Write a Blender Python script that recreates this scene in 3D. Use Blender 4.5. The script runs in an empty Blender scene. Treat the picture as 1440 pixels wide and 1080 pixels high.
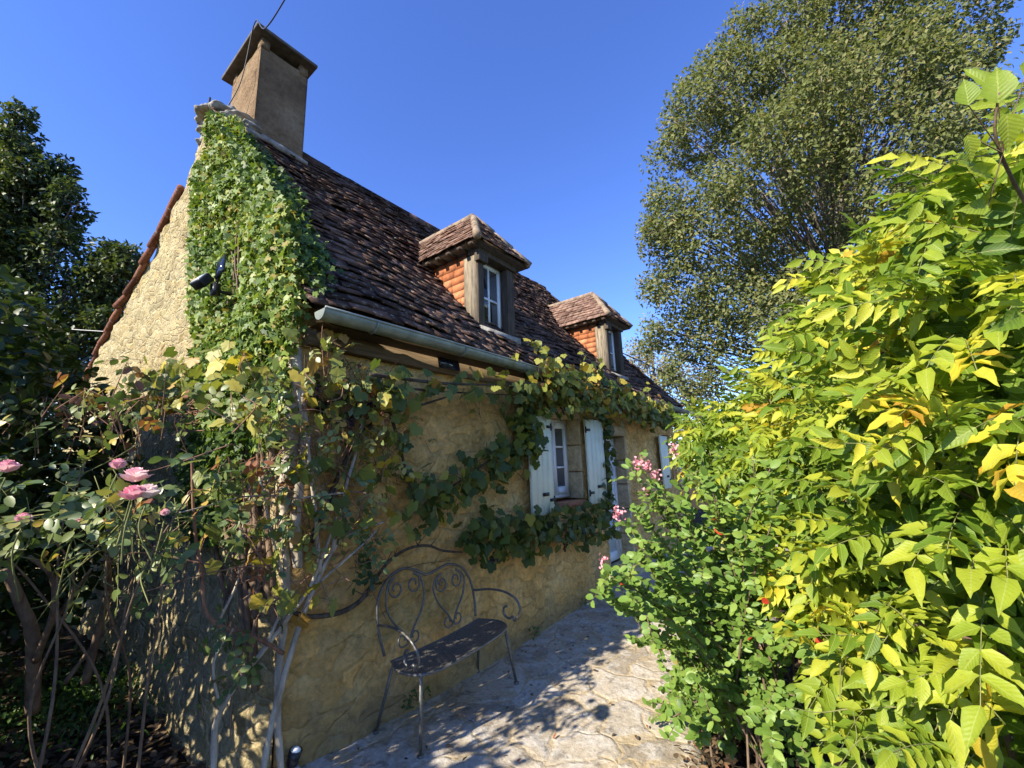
import bpy, math, random
import numpy as np
from mathutils import Matrix, Vector

rng = np.random.default_rng(7)
random.seed(7)
S = bpy.context.scene
COL = S.collection
rad = math.radians

# ------------------------------------------------------------------ camera
YAW, PITCH, ROLL, FPX = 0.6536, 0.1949, -0.0375, 590.38
CAM = np.array([-1.2408, -2.6913, 1.6])
_f = np.array([math.cos(YAW)*math.cos(PITCH), math.sin(YAW)*math.cos(PITCH), math.sin(PITCH)])
_r0 = np.array([math.sin(YAW), -math.cos(YAW), 0.0])
_u0 = np.cross(_r0, _f)
_r = _r0*math.cos(ROLL) + _u0*math.sin(ROLL)
_u = np.cross(_r, _f)
cd = bpy.data.cameras.new("camera")
cd.sensor_width = 36.0
cd.lens = 36.0*FPX/1440.0
cd.clip_start, cd.clip_end = 0.02, 4000.0
cam = bpy.data.objects.new("camera", cd)
COL.objects.link(cam)
cam.matrix_world = Matrix(((_r[0], _u[0], -_f[0], CAM[0]), (_r[1], _u[1], -_f[1], CAM[1]),
                           (_r[2], _u[2], -_f[2], CAM[2]), (0, 0, 0, 1)))
S.camera = cam
def at(px, py, depth):
    """world point seen at pixel px,py of the 1440x1080 photograph, depth metres in front of the lens"""
    return CAM + depth*(_f + _r*(px-720)/FPX - _u*(py-540)/FPX)

# ------------------------------------------------------------------ light
SUN_EL = rad(33.0)
TO_SUN = np.array([-0.979*math.cos(SUN_EL), 0.203*math.cos(SUN_EL), math.sin(SUN_EL)])
W = bpy.data.worlds.new("World")
S.world = W
W.use_nodes = True
sky = W.node_tree.nodes.new("ShaderNodeTexSky")
sky.sky_type = 'NISHITA'
sky.sun_disc = False
sky.sun_elevation = SUN_EL
sky.sun_rotation = math.atan2(TO_SUN[0], TO_SUN[1])
sky.altitude = 200
sky.air_density, sky.dust_density, sky.ozone_density = 1.0, 0.0, 6.0
bg = W.node_tree.nodes["Background"]
hs = W.node_tree.nodes.new("ShaderNodeHueSaturation")
hs.inputs["Hue"].default_value = 0.517
hs.inputs["Saturation"].default_value = 1.11
W.node_tree.links.new(sky.outputs[0], hs.inputs["Color"])
W.node_tree.links.new(hs.outputs[0], bg.inputs[0])
bg.inputs[1].default_value = 0.135
ld = bpy.data.lights.new("sun", 'SUN')
ld.energy, ld.angle, ld.color = 4.25, rad(0.5), (1.0, 0.92, 0.78)
sun = bpy.data.objects.new("sun", ld)
COL.objects.link(sun)
sun.rotation_euler = Vector(TO_SUN).to_track_quat('Z', 'Y').to_euler()
sun.location = (-6, 2, 12)
S.view_settings.view_transform = 'Standard'
S.view_settings.look = 'None'
S.view_settings.exposure = 1.38
S.view_settings.gamma = 1.0
S.render.engine = 'CYCLES'
S.cycles.max_bounces = 8
S.cycles.transparent_max_bounces = 8

# ------------------------------------------------------------------ helpers
def norm(v):
    v = np.asarray(v, float)
    return v/np.maximum(np.linalg.norm(v, axis=-1, keepdims=True), 1e-9)

def hash3(i, j, k):
    h = (i*374761393 + j*668265263 + k*2147483647 + 12345) & 0xFFFFFFFF
    h = ((h ^ (h >> 13))*1274126177) & 0xFFFFFFFF
    return ((h ^ (h >> 16)) & 0xFFFF)/65535.0

def vnoise(p):
    p = np.asarray(p, float)
    i = np.floor(p).astype(np.int64)
    f = p - i
    f = f*f*(3-2*f)
    r = 0
    for a in (0, 1):
        for b in (0, 1):
            for c in (0, 1):
                w = (f[..., 0] if a else 1-f[..., 0])*(f[..., 1] if b else 1-f[..., 1])*(f[..., 2] if c else 1-f[..., 2])
                r = r + w*hash3(i[..., 0]+a, i[..., 1]+b, i[..., 2]+c)
    return r

def fbm(p, oct=4):
    p = np.asarray(p, float)
    s, a = 0, 0.5
    for o in range(oct):
        s = s + a*(vnoise(p*2**o + 17.3*o)-0.5)
        a *= 0.5
    return s

class MB:
    """collects vertices, quads and triangles and links them as one mesh object"""
    def __init__(s):
        s.V, s.Q, s.T, s.A, s.UV, s.n = [], [], [], [], [], 0
    def add(s, V, Q=None, T=None, tint=None, uv=None):
        V = np.asarray(V, float).reshape(-1, 3)
        if Q is not None and len(Q): s.Q.append(np.asarray(Q, int).reshape(-1, 4)+s.n)
        if T is not None and len(T): s.T.append(np.asarray(T, int).reshape(-1, 3)+s.n)
        s.V.append(V)
        s.A.append(np.full(len(V), 0.5) if tint is None else np.asarray(tint, float).ravel())
        s.UV.append(np.zeros((len(V), 2)) if uv is None else np.asarray(uv, float).reshape(-1, 2))
        s.n += len(V)
        return s
    def box(s, c, d, R=None, tint=None):
        c, d = np.asarray(c, float), np.asarray(d, float)/2
        P = np.array([(x, y, z) for x in (-1, 1) for y in (-1, 1) for z in (-1, 1)], float)*d
        if R is not None: P = P @ np.asarray(R).T
        s.add(P+c, [(0, 1, 3, 2), (4, 6, 7, 5), (0, 4, 5, 1), (2, 3, 7, 6), (0, 2, 6, 4), (1, 5, 7, 3)],
              tint=None if tint is None else np.full(8, tint))
        return s
    def box2(s, a, b):
        a, b = np.minimum(a, b), np.maximum(a, b)
        return s.box((np.array(a)+b)/2, np.array(b)-a)
    def hexa(s, P):
        """8 corners: bottom loop 0-3, top loop 4-7"""
        return s.add(P, [(3, 2, 1, 0), (4, 5, 6, 7), (0, 1, 5, 4), (1, 2, 6, 5), (2, 3, 7, 6), (3, 0, 4, 7)])
    def tube(s, P, r, seg=8, cap=True):
        P = np.asarray(P, float)
        n = len(P)
        r = np.broadcast_to(np.asarray(r, float), (n,)) if np.ndim(r) < 1 or len(np.atleast_1d(r)) == n else np.interp(np.linspace(0, 1, n), np.linspace(0, 1, len(r)), r)
        T = norm(np.gradient(P, axis=0))
        N = np.zeros_like(P)
        a = np.array([0, 0, 1.0]) if abs(T[0, 2]) < .9 else np.array([1.0, 0, 0])
        v = norm(np.cross(T[0], a))
        for i in range(n):
            v = norm(v - T[i]*(v @ T[i]))
            N[i] = v
        B = np.cross(T, N)
        ang = np.arange(seg)*2*math.pi/seg
        V = P[:, None] + r[:, None, None]*(np.cos(ang)[None, :, None]*N[:, None]+np.sin(ang)[None, :, None]*B[:, None])
        Q = []
        for i in range(n-1):
            for k in range(seg):
                k2 = (k+1) % seg
                Q.append((i*seg+k, i*seg+k2, (i+1)*seg+k2, (i+1)*seg+k))
        V = V.reshape(-1, 3)
        T3 = []
        if cap:
            V = np.vstack([V, P[0], P[-1]])
            for k in range(seg):
                k2 = (k+1) % seg
                T3 += [(n*seg, k2, k), (n*seg+1, (n-1)*seg+k, (n-1)*seg+k2)]
        s.add(V, Q, T3)
        return s
    def sticks(s, P0, P1, r0, r1):
        """many thin three-sided twigs"""
        P0, P1 = np.asarray(P0, float).reshape(-1, 3), np.asarray(P1, float).reshape(-1, 3)
        n = len(P0)
        if n == 0: return s
        D = norm(P1-P0)
        A = np.where(np.abs(D[:, 2:3]) < .9, [[0, 0, 1.0]], [[1.0, 0, 0]])
        N = norm(np.cross(D, A)); B = np.cross(D, N)
        r0 = np.broadcast_to(r0, n); r1 = np.broadcast_to(r1, n)
        V = []
        for P, r in ((P0, r0), (P1, r1)):
            for a in (0, 2.094, 4.189):
                V.append(P+r[:, None]*(math.cos(a)*N+math.sin(a)*B))
        V = np.stack(V, 1).reshape(-1, 3)
        q = np.array([(0, 1, 4, 3), (1, 2, 5, 4), (2, 0, 3, 5)])
        s.add(V, (q[None]+6*np.arange(n)[:, None, None]).reshape(-1, 4))
        return s
    def build(s, name, mat, parent=None, smooth=False):
        V = np.concatenate(s.V)
        Q = np.concatenate(s.Q) if s.Q else np.zeros((0, 4), int)
        T = np.concatenate(s.T) if s.T else np.zeros((0, 3), int)
        me = bpy.data.meshes.new(name)
        me.vertices.add(len(V)); me.vertices.foreach_set("co", V.ravel())
        nl = Q.size+T.size
        me.loops.add(nl)
        me.loops.foreach_set("vertex_index", np.concatenate([Q.ravel(), T.ravel()]).astype(np.int32))
        me.polygons.add(len(Q)+len(T))
        st = np.concatenate([np.arange(len(Q))*4, Q.size+np.arange(len(T))*3]).astype(np.int32)
        me.polygons.foreach_set("loop_start", st)
        a = me.attributes.new("tint", 'FLOAT', 'POINT'); a.data.foreach_set("value", np.concatenate(s.A).astype(np.float32))
        a = me.attributes.new("luv", 'FLOAT2', 'POINT'); a.data.foreach_set("vector", np.concatenate(s.UV).astype(np.float32).ravel())
        me.update(calc_edges=True)
        me.validate()
        if smooth: me.shade_smooth()
        me.materials.append(mat)
        o = bpy.data.objects.new(name, me)
        COL.objects.link(o)
        if parent is not None: o.parent = parent
        return o

def tag(o, label=None, cat=None, group=None, kind=None):
    for k, v in (("label", label), ("category", cat), ("group", group), ("kind", kind)):
        if v: o[k] = v
    return o
def thing(name, label, cat, group=None, loc=(0, 0, 0)):
    o = bpy.data.objects.new(name, None)
    o.empty_display_size = .2
    COL.objects.link(o)
    return tag(o, label, cat, group)

def spline(pts, n=12):
    """Catmull-Rom through points"""
    P = np.asarray(pts, float)
    P = np.vstack([2*P[0]-P[1], P, 2*P[-1]-P[-2]])
    out = []
    for i in range(1, len(P)-2):
        t = np.linspace(0, 1, n, endpoint=False)[:, None]
        a, b, c, d = P[i-1], P[i], P[i+1], P[i+2]
        out.append(.5*((2*b)+(c-a)*t+(2*a-5*b+4*c-d)*t**2+(3*b-a-3*c+d)*t**3))
    out.append(P[-2][None])
    return np.vstack(out)

# ------------------------------------------------------------------ materials
class Mat:
    def __init__(s, name):
        s.m = bpy.data.materials.new(name); s.m.use_nodes = True
        s.nt = s.m.node_tree
        s.b = s.nt.nodes["Principled BSDF"]; s.out = s.nt.nodes["Material Output"]
    def n(s, t, **kw):
        nd = s.nt.nodes.new("ShaderNode"+t)
        for k, v in kw.items():
            if k.startswith("i_"):
                key = k[2:]
                key = int(key) if key.isdigit() else key
                if hasattr(v, "is_output"): s.nt.links.new(v, nd.inputs[key])
                else: nd.inputs[key].default_value = v
            else: setattr(nd, k, v)
        return nd
    def link(s, a, b): s.nt.links.new(a, b)
    def coord(s, which="Object"): return s.n("TexCoord").outputs[which]
    def noise(s, sc, det=5, rough=.6, vec=None, dist=0):
        return s.n("TexNoise", i_Scale=sc, i_Detail=det, i_Roughness=rough, i_Distortion=dist, i_Vector=vec or s.coord()).outputs[0]
    def ramp(s, fac, stops, interp='LINEAR'):
        r = s.n("ValToRGB"); s.link(fac, r.inputs[0])
        e = r.color_ramp.elements; r.color_ramp.interpolation = interp
        while len(e) < len(stops): e.new(.5)
        for el, (p, c) in zip(e, stops):
            el.position = p; el.color = (*c, 1) if len(c) == 3 else c
        return r.outputs[0]
    def mix(s, fac, a, b, mode='MIX'):
        x = s.n("Mix", data_type='RGBA', blend_type=mode)
        for sock, v in ((x.inputs[0], fac), (x.inputs[6], a), (x.inputs[7], b)):
            if hasattr(v, "is_output"): s.link(v, sock)
            elif isinstance(v, tuple): sock.default_value = (*v, 1)
            else: sock.default_value = v
        return x.outputs[2]
    def math(s, op, a, b=0, clamp=False):
        x = s.n("Math", operation=op, use_clamp=clamp)
        for i, v in enumerate((a, b)):
            if hasattr(v, "is_output"): s.link(v, x.inputs[i])
            else: x.inputs[i].default_value = v
        return x.outputs[0]
    def bump(s, h, strength=.5, dist=.01, prev=None):
        b = s.n("Bump", i_Strength=strength, i_Distance=dist, i_Height=h)
        if prev is not None: s.link(prev, b.inputs["Normal"])
        return b.outputs[0]
    def set(s, color=None, rough=None, normal=None, metal=None, spec=None):
        for k, v in (("Base Color", color), ("Roughness", rough), ("Normal", normal), ("Metallic", metal), ("Specular IOR Level", spec)):
            if v is None: continue
            if hasattr(v, "is_output"): s.link(v, s.b.inputs[k])
            elif isinstance(v, tuple): s.b.inputs[k].default_value = (*v, 1)
            else: s.b.inputs[k].default_value = v
        return s.m

def leaf_mat(name, stops, trans=.38, rough=.42, spec=.4, veins=False, boost=1.25, speck=.22):
    m = Mat(name)
    a = m.n("Attribute", attribute_name="tint")
    c = m.ramp(a.outputs["Fac"], stops)
    nz = m.noise(35, 3)
    c = m.mix(m.math('MULTIPLY', nz, speck), c, (.05, .045, .01))
    nrm = None
    if veins:
        uv = m.n("Attribute", attribute_name="luv")
        sep = m.n("SeparateXYZ", i_0=uv.outputs["Vector"])
        ax = m.math('ABSOLUTE', sep.outputs[1])
        rib = m.math('LESS_THAN', ax, .05)
        # side veins run obliquely from the midrib
        ph = m.math('SUBTRACT', m.math('MULTIPLY', sep.outputs[0], 9.0), m.math('MULTIPLY', ax, 2.2))
        fr = m.math('ABSOLUTE', m.math('SUBTRACT', m.math('FRACT', ph), .5))
        vein = m.math('LESS_THAN', fr, .06)
        v = m.math('MAXIMUM', m.math('MULTIPLY', rib, .55), m.math('MULTIPLY', vein, .12))
        c = m.mix(v, c, (.42, .46, .12))
        sp_ = m.ramp(m.noise(85, 4, .6), [(.66, (0, 0, 0)), (.71, (1, 1, 1))])
        c = m.mix(m.math('MULTIPLY', sp_, .7), c, (.24, .13, .03))
        c = m.mix(.35, c, m.ramp(m.noise(16, 4), [(.3, (.55, .62, .5)), (.7, (1.2, 1.15, 1.1))]), 'MULTIPLY')
        nrm = m.bump(m.math('ADD', m.math('MULTIPLY', fr, 1.2), m.noise(60, 3)), .4, .002)
    p = m.b
    m.link(c, p.inputs["Base Color"])
    p.inputs["Roughness"].default_value = rough
    p.inputs["Specular IOR Level"].default_value = spec
    t = m.n("BsdfTranslucent")
    tc = m.mix(1.0, c, (boost, boost*1.02, boost*(.55 if speck else 1.0)), 'MULTIPLY')
    m.link(tc, t.inputs[0])
    if nrm is not None:
        m.link(nrm, p.inputs["Normal"])
    mx = m.n("MixShader"); mx.inputs[0].default_value = trans
    m.link(p.outputs[0], mx.inputs[1]); m.link(t.outputs[0], mx.inputs[2])
    m.link(mx.outputs[0], m.out.inputs[0])
    return m.m

def bark_mat(name, a, b, sc=14):
    m = Mat(name)
    v = m.n("Mapping", i_Vector=m.coord(), i_Scale=(1, 1, .35)).outputs[0]
    n1 = m.noise(sc, 6, .65, v)
    c = m.ramp(n1, [(.3, a), (.7, b)])
    return m.set(c, .9, m.bump(n1, .8, .012), spec=.15)

def flat_mat(name, col, rough=.6, metal=0, var=.25, sc=20, bumps=.2, spec=.4):
    m = Mat(name)
    n1 = m.noise(sc, 5)
    dark = tuple(x*(1-var) for x in col); lite = tuple(min(1, x*(1+var*.6)) for x in col)
    return m.set(m.ramp(n1, [(.3, dark), (.7, lite)]), rough, m.bump(n1, bumps, .003), metal, spec)

M = {}
def stone_wall(name, cols, stone_sc, bump_d, mortar, joint=.5, vary=.55, damp=False):
    m = Mat(name)
    co = m.coord()
    wob = m.n("TexNoise", i_Scale=3.0, i_Detail=3, i_Vector=co).outputs["Color"]
    v = m.n("VectorMath", operation='MULTIPLY_ADD', i_0=wob, i_1=(.28, .28, .28), i_2=co).outputs[0]
    v = m.n("Mapping", i_Vector=v, i_Scale=(1, 1, 1.7)).outputs[0]
    edge = m.n("TexVoronoi", feature='DISTANCE_TO_EDGE', i_Scale=stone_sc, i_Vector=v).outputs["Distance"]
    cell = m.n("TexVoronoi", feature='F1', i_Scale=stone_sc, i_Vector=v).outputs["Color"]
    cellv = m.n("SeparateColor", i_0=cell).outputs[0]
    n1, n2 = m.noise(2.2, 6, .62), m.noise(28, 6, .7)
    base = m.ramp(n1, [(.25, cols[0]), (.5, cols[1]), (.75, cols[2])])
    tone = m.ramp(cellv, [(0, (.62, .60, .56)), (.5, (1, 1, 1)), (1, (1.25, 1.22, 1.15))])
    base = m.mix(vary, base, tone, 'MULTIPLY')
    hue = m.ramp(m.n("SeparateColor", i_0=cell).outputs[1], [(0, (1.0, .93, .80)), (.5, (1, 1, 1)), (1, (.93, 1.0, 1.12))])
    base = m.mix(vary, base, hue, 'MULTIPLY')
    jm = m.math('MULTIPLY', m.ramp(edge, [(0.01, (1, 1, 1)), (.09, (0, 0, 0))]), joint)
    base = m.mix(jm, base, mortar)
    spot = m.ramp(m.noise(11, 6, .7), [(.60, (0, 0, 0)), (.68, (1, 1, 1))])
    base = m.mix(m.math('MULTIPLY', spot, .35), base, (.16, .12, .075))
    mott = m.ramp(m.noise(13, 8, .72, None, .6), [(.34, (.66, .63, .57)), (.48, (.98, .98, .96)), (.62, (1.22, 1.22, 1.2))])
    base = m.mix(.75, base, mott, 'MULTIPLY')
    gr = m.ramp(n2, [(.3, (.74, .74, .74)), (.7, (1.2, 1.2, 1.2))])
    base = m.mix(.8, base, gr, 'MULTIPLY')
    if damp:
        zz = m.n("SeparateXYZ", i_0=co).outputs[2]
        dz = m.math('SUBTRACT', m.math('ADD', .05, m.math('MULTIPLY', n1, .55)), zz)
        base = m.mix(m.math('MULTIPLY', m.ramp(dz, [(0, (0, 0, 0)), (.25, (1, 1, 1))]), .55), base, (.13, .115, .085))
    h = m.math('ADD', m.math('MULTIPLY', m.math('MINIMUM', edge, .12), 4.0), m.math('MULTIPLY', n2, 1.3))
    h = m.math('ADD', h, m.math('MULTIPLY', m.noise(8, 6, .65), .9))
    return m.set(base, .95, m.bump(h, .9, bump_d), spec=.1)
M['front_stone'] = stone_wall('ochre limestone', [(.56, .32, .10), (.80, .515, .19), (.84, .60, .30)], 5.2, .05, (.50, .37, .18), .25, .5, True)
M['gable_stone'] = stone_wall('pale rubble stone', [(.34, .26, .13), (.50, .41, .22), (.58, .49, .29)], 6.0, .06, (.62, .52, .33), .5)
M['jamb_stone'] = stone_wall('dressed stone', [(.42, .33, .19), (.52, .42, .26), (.60, .50, .34)], 2.2, .012, (.4, .32, .2), .2)

def chimney_mat():
    m = Mat('chimney render')
    n1, n2 = m.noise(2.0, 7, .65), m.noise(22, 7, .72)
    c = m.ramp(n1, [(.3, (.13, .085, .05)), (.5, (.27, .18, .10)), (.74, (.40, .29, .17))])
    c = m.mix(.7, c, m.ramp(n2, [(.3, (.6, .6, .6)), (.7, (1.2, 1.2, 1.2))]), 'MULTIPLY')
    return m.set(c, .95, m.bump(m.math('ADD', n2, m.noise(6, 5)), 1.0, .05), spec=.1)
M['chimney'] = chimney_mat()

def tile_mat(name, stops, lichen=.5, sc=1.0, bd=.01):
    m = Mat(name)
    r = m.n("NewGeometry").outputs["Random Per Island"]
    c = m.ramp(r, stops)
    n1 = m.noise(24*sc, 6, .7); n2 = m.noise(3.1, 5, .6); n3 = m.noise(70*sc, 4, .7)
    c = m.mix(.85, c, m.ramp(n1, [(.3, (.55, .55, .55)), (.7, (1.25, 1.25, 1.25))]), 'MULTIPLY')
    c = m.mix(.6, c, m.ramp(n2, [(.3, (.55, .53, .52)), (.7, (1.25, 1.2, 1.15))]), 'MULTIPLY')
    if lichen:
        li = m.math('MULTIPLY', m.ramp(m.noise(17*sc, 6, .75), [(.55, (0, 0, 0)), (.64, (1, 1, 1))]), lichen)
        c = m.mix(li, c, (.42, .37, .31))
        mo = m.math('MULTIPLY', m.ramp(m.noise(9*sc, 5, .7), [(.58, (0, 0, 0)), (.66, (1, 1, 1))]), .6*lichen)
        c = m.mix(mo, c, (.05, .05, .035))
    return m.set(c, .92, m.bump(m.math('ADD', n1, m.math('MULTIPLY', n3, .5)), .8, bd), spec=.12)
M['tile'] = tile_mat('weathered brown tile', [(0, (.040, .025, .020)), (.5, (.085, .052, .040)), (.85, (.13, .078, .058)), (1, (.22, .135, .10))], .55)
M['dormer_tile'] = tile_mat('dormer roof tile', [(0, (.12, .068, .05)), (.5, (.21, .125, .095)), (1, (.31, .20, .15))], .6)
M['cheek_tile'] = tile_mat('orange hung tile', [(0, (.33, .115, .05)), (.5, (.45, .165, .07)), (1, (.53, .22, .105))], .0, 1.0, .003)
M['canal_tile'] = tile_mat('red verge tile', [(0, (.12, .05, .032)), (.5, (.22, .09, .055)), (1, (.32, .15, .09))], .45)
M['hip_tile'] = flat_mat('lichened hip tile', (.27, .205, .145), .95, 0, .5, 16, .8, .1)
M['cap'] = flat_mat('dark stone slab', (.13, .115, .095), .95, 0, .4, 12, .8, .1)  # one dark base tone over the whole slab, mottled by noise
M['mortar'] = flat_mat('grey mortar', (.30, .28, .24), .95, 0, .55, 12, 1.0, .1)
def wood(name, a, b, rough=.85):
    m = Mat(name)
    v = m.n("Mapping", i_Vector=m.coord(), i_Scale=(14, 14, 1.2)).outputs[0]
    n1 = m.noise(3.0, 6, .7, v); n2 = m.noise(5, 5)
    c = m.ramp(n1, [(.3, a), (.65, b)])
    c = m.mix(.5, c, m.ramp(n2, [(.3, (.6, .6, .6)), (.7, (1.2, 1.2, 1.2))]), 'MULTIPLY')
    return m.set(c, rough, m.bump(n1, .6, .006), spec=.15)
M['old_wood'] = wood('weathered oak', (.06, .048, .035), (.30, .245, .17))
M['front_wood'] = wood('shade darkened front timber', (.03, .024, .018), (.115, .09, .065))  # soffit shade and weathering put into the colour; side post stays paler
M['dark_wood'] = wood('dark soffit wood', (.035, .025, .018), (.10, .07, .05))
def beam_mat():
    m = Mat('eave beam wood')
    v = m.n("Mapping", i_Vector=m.coord(), i_Scale=(1.2, 14, 14)).outputs[0]
    n1 = m.noise(3.0, 6, .7, v)
    return m.set(m.ramp(n1, [(.3, (.08, .055, .03)), (.68, (.20, .14, .08))]), .85, m.bump(n1, .6, .006), spec=.15)
M['beam'] = beam_mat()
M['zinc'] = flat_mat('zinc gutter', (.24, .27, .24), .5, .45, .35, 9, .15, .5)
M['white_paint'] = flat_mat('white paint', (.80, .82, .82), .4, 0, .06, 14, .05, .4)
M['shutter_paint'] = flat_mat('pale sage paint', (.66, .71, .57), .5, 0, .10, 5, .08, .4)
M['door_paint'] = flat_mat('grey blue door paint', (.52, .58, .62), .45, 0, .08, 8, .05, .4)
M['black_iron'] = flat_mat('black iron', (.02, .02, .02), .5, .3, .3, 30, .2)
M['black_plastic'] = flat_mat('black plastic', (.018, .018, .02), .38, 0, .2, 30, .05)
M['grey_plastic'] = flat_mat('grey plastic', (.42, .43, .42), .45, 0, .1, 30, .05)
M['lens'] = flat_mat('clear lens', (.55, .58, .60), .12, 0, .1, 60, .1, .7)
M['solar'] = flat_mat('solar cell glass', (.012, .016, .035), .12, 0, .3, 60, .02, .6)
M['cable'] = flat_mat('black cable', (.03, .03, .032), .6)
M['pale_cable'] = flat_mat('pale cable', (.55, .53, .48), .6)
def bench_mat():
    m = Mat('grey painted steel')
    n1 = m.noise(60, 5, .7)
    c = m.ramp(n1, [(.35, (.085, .08, .07)), (.62, (.17, .16, .14)), (.75, (.24, .19, .14))])
    return m.set(c, .42, m.bump(n1, .25, .002), .35, .5)
M['bench'] = bench_mat()
def glass_mat():
    m = Mat('window glass')
    n1 = m.noise(1.2, 2)
    return m.set((.018, .022, .022), .04, m.bump(n1, .06, .02), 0, .75)
M['glass'] = glass_mat()
M['curtain'] = flat_mat('pale curtain', (.55, .53, .46), .9, 0, .2, 6, .2, .1)
M['brick'] = flat_mat('brick sill', (.33, .15, .085), .9, 0, .3, 18, .5, .1)

def path_mat():
    m = Mat('flagstone paving')
    co = m.coord()
    wob = m.n("TexNoise", i_Scale=2.3, i_Detail=4, i_Vector=co).outputs["Color"]
    v = m.n("VectorMath", operation='MULTIPLY_ADD', i_0=wob, i_1=(.5, .5, 0), i_2=co).outputs[0]
    v = m.n("Mapping", i_Vector=v, i_Scale=(1, 1, 0)).outputs[0]
    edge = m.n("TexVoronoi", feature='DISTANCE_TO_EDGE', i_Scale=3.1, i_Vector=v).outputs["Distance"]
    cell = m.n("SeparateColor", i_0=m.n("TexVoronoi", feature='F1', i_Scale=3.1, i_Vector=v).outputs["Color"])
    n1, n2 = m.noise(6, 7, .7), m.noise(38, 7, .72)
    st = m.ramp(cell.outputs[0], [(0, (.32, .265, .19)), (.4, (.43, .365, .27)), (.8, (.50, .43, .33)), (1, (.43, .34, .21))])
    wh = m.ramp(n1, [(.47, (0, 0, 0)), (.58, (1, 1, 1))])
    st = m.mix(m.math('MULTIPLY', wh, .6), st, (.60, .56, .49))
    dk = m.ramp(m.noise(9, 7, .75), [(.53, (0, 0, 0)), (.64, (1, 1, 1))])
    st = m.mix(m.math('MULTIPLY', dk, .75), st, (.14, .125, .105))
    jw = m.math('ADD', edge, m.math('MULTIPLY', m.math('SUBTRACT', n1, .5), .09))
    jo = m.ramp(jw, [(.025, (1, 1, 1)), (.06, (0, 0, 0))])
    jo = m.math('MULTIPLY', jo, m.ramp(m.noise(1.7, 4), [(.38, (.15, .15, .15)), (.6, (1, 1, 1))]))
    c = m.mix(m.math('MULTIPLY', jo, .75), st, (.45, .345, .19))
    c = m.mix(.8, c, m.ramp(n2, [(.3, (.62, .62, .62)), (.7, (1.25, 1.25, 1.25))]), 'MULTIPLY')
    h = m.math('ADD', m.math('MULTIPLY', m.math('MINIMUM', jw, .07), 6.0), m.math('ADD', m.math('MULTIPLY', n2, .5), m.math('MULTIPLY', n1, .9)))
    return m.set(c, .92, m.bump(h, .8, .018), spec=.15)
M['path'] = path_mat()
def soil_mat():
    m = Mat('dark garden soil')
    n1, n2 = m.noise(3, 6), m.noise(40, 7, .75)
    c = m.ramp(n2, [(.3, (.025, .018, .012)), (.55, (.06, .045, .03)), (.72, (.13, .095, .06))])
    c = m.mix(m.math('MULTIPLY', m.ramp(n1, [(.45, (0, 0, 0)), (.65, (1, 1, 1))]), .4), c, (.10, .065, .04))
    return m.set(c, .98, m.bump(n2, 1.0, .04), spec=.05)
M['soil'] = soil_mat()
M['bark'] = bark_mat('grey bark', (.09, .075, .055), (.28, .24, .19))
M['old_vine'] = bark_mat('pale old vine bark', (.22, .18, .13), (.55, .48, .38), 20)
M['green_stem'] = bark_mat('green stem', (.10, .12, .04), (.25, .24, .09), 25)
M['red_stem'] = bark_mat('reddish cane', (.13, .06, .04), (.34, .20, .13), 25)
M['twig'] = bark_mat('brown twig', (.08, .05, .035), (.24, .17, .11), 25)
M['dark_vine'] = bark_mat('dark vine wood', (.03, .022, .016), (.13, .10, .07), 25)

M['ivy_leaf'] = leaf_mat('ivy leaf', [(0, (.035, .075, .015)), (.45, (.105, .175, .028)), (.8, (.22, .30, .05)), (.95, (.36, .37, .07)), (1, (.30, .24, .05))], .28, .50, .32)
M['grape_leaf'] = leaf_mat('grape leaf', [(0, (.045, .08, .018)), (.5, (.11, .155, .03)), (.78, (.27, .29, .055)), (.96, (.58, .46, .06)), (1, (.42, .24, .05))], .38, .5)
M['rose_leaf'] = leaf_mat('rose leaf', [(0, (.04, .08, .025)), (.5, (.11, .165, .05)), (.78, (.26, .28, .08)), (.92, (.55, .40, .08)), (1, (.26, .10, .04))], .28, .40, .4)
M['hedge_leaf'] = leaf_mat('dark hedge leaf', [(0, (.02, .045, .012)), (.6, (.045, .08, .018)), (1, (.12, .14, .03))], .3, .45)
M['wisteria_leaf'] = leaf_mat('wisteria leaflet', [(0, (.075, .15, .014)), (.36, (.18, .285, .024)), (.62, (.37, .44, .036)), (.86, (.62, .59, .055)), (.95, (.76, .60, .045)), (1, (.55, .30, .04))], .45, .48, .32, True, 1.2)
M['myrtle_leaf'] = leaf_mat('crape myrtle leaf', [(0, (.08, .15, .026)), (.5, (.17, .28, .05)), (.9, (.30, .40, .08)), (.985, (.30, .24, .06)), (1, (.6, .06, .03))], .34, .42, .28)
M['oak_leaf'] = leaf_mat('oak leaf', [(0, (.08, .10, .028)), (.5, (.165, .19, .065)), (.85, (.27, .27, .11)), (1, (.35, .28, .13))], .38, .65, .15)
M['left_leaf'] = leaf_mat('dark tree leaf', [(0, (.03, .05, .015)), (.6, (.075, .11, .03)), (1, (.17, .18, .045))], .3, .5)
M['pale_leaf'] = leaf_mat('pale autumn leaf', [(0, (.17, .17, .07)), (.5, (.28, .25, .11)), (1, (.40, .31, .15))], .35, .6)
M['litter'] = leaf_mat('dry leaf', [(0, (.06, .04, .025)), (.5, (.15, .10, .06)), (.85, (.26, .17, .09)), (1, (.30, .09, .05))], .1, .8, .2)
M['weed_leaf'] = leaf_mat('green weed', [(0, (.03, .08, .015)), (1, (.09, .17, .03))], .3, .5)
M['rose_petal'] = leaf_mat('pink rose petal', [(0, (.86, .30, .38)), (.5, (.90, .52, .56)), (1, (.93, .78, .72))], .3, .5, .3, False, 1.1, 0.0)
M['myrtle_petal'] = leaf_mat('pink blossom petal', [(0, (.72, .24, .30)), (1, (.88, .50, .52))], .3, .5, .3, False, 1.1, 0.0)
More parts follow.
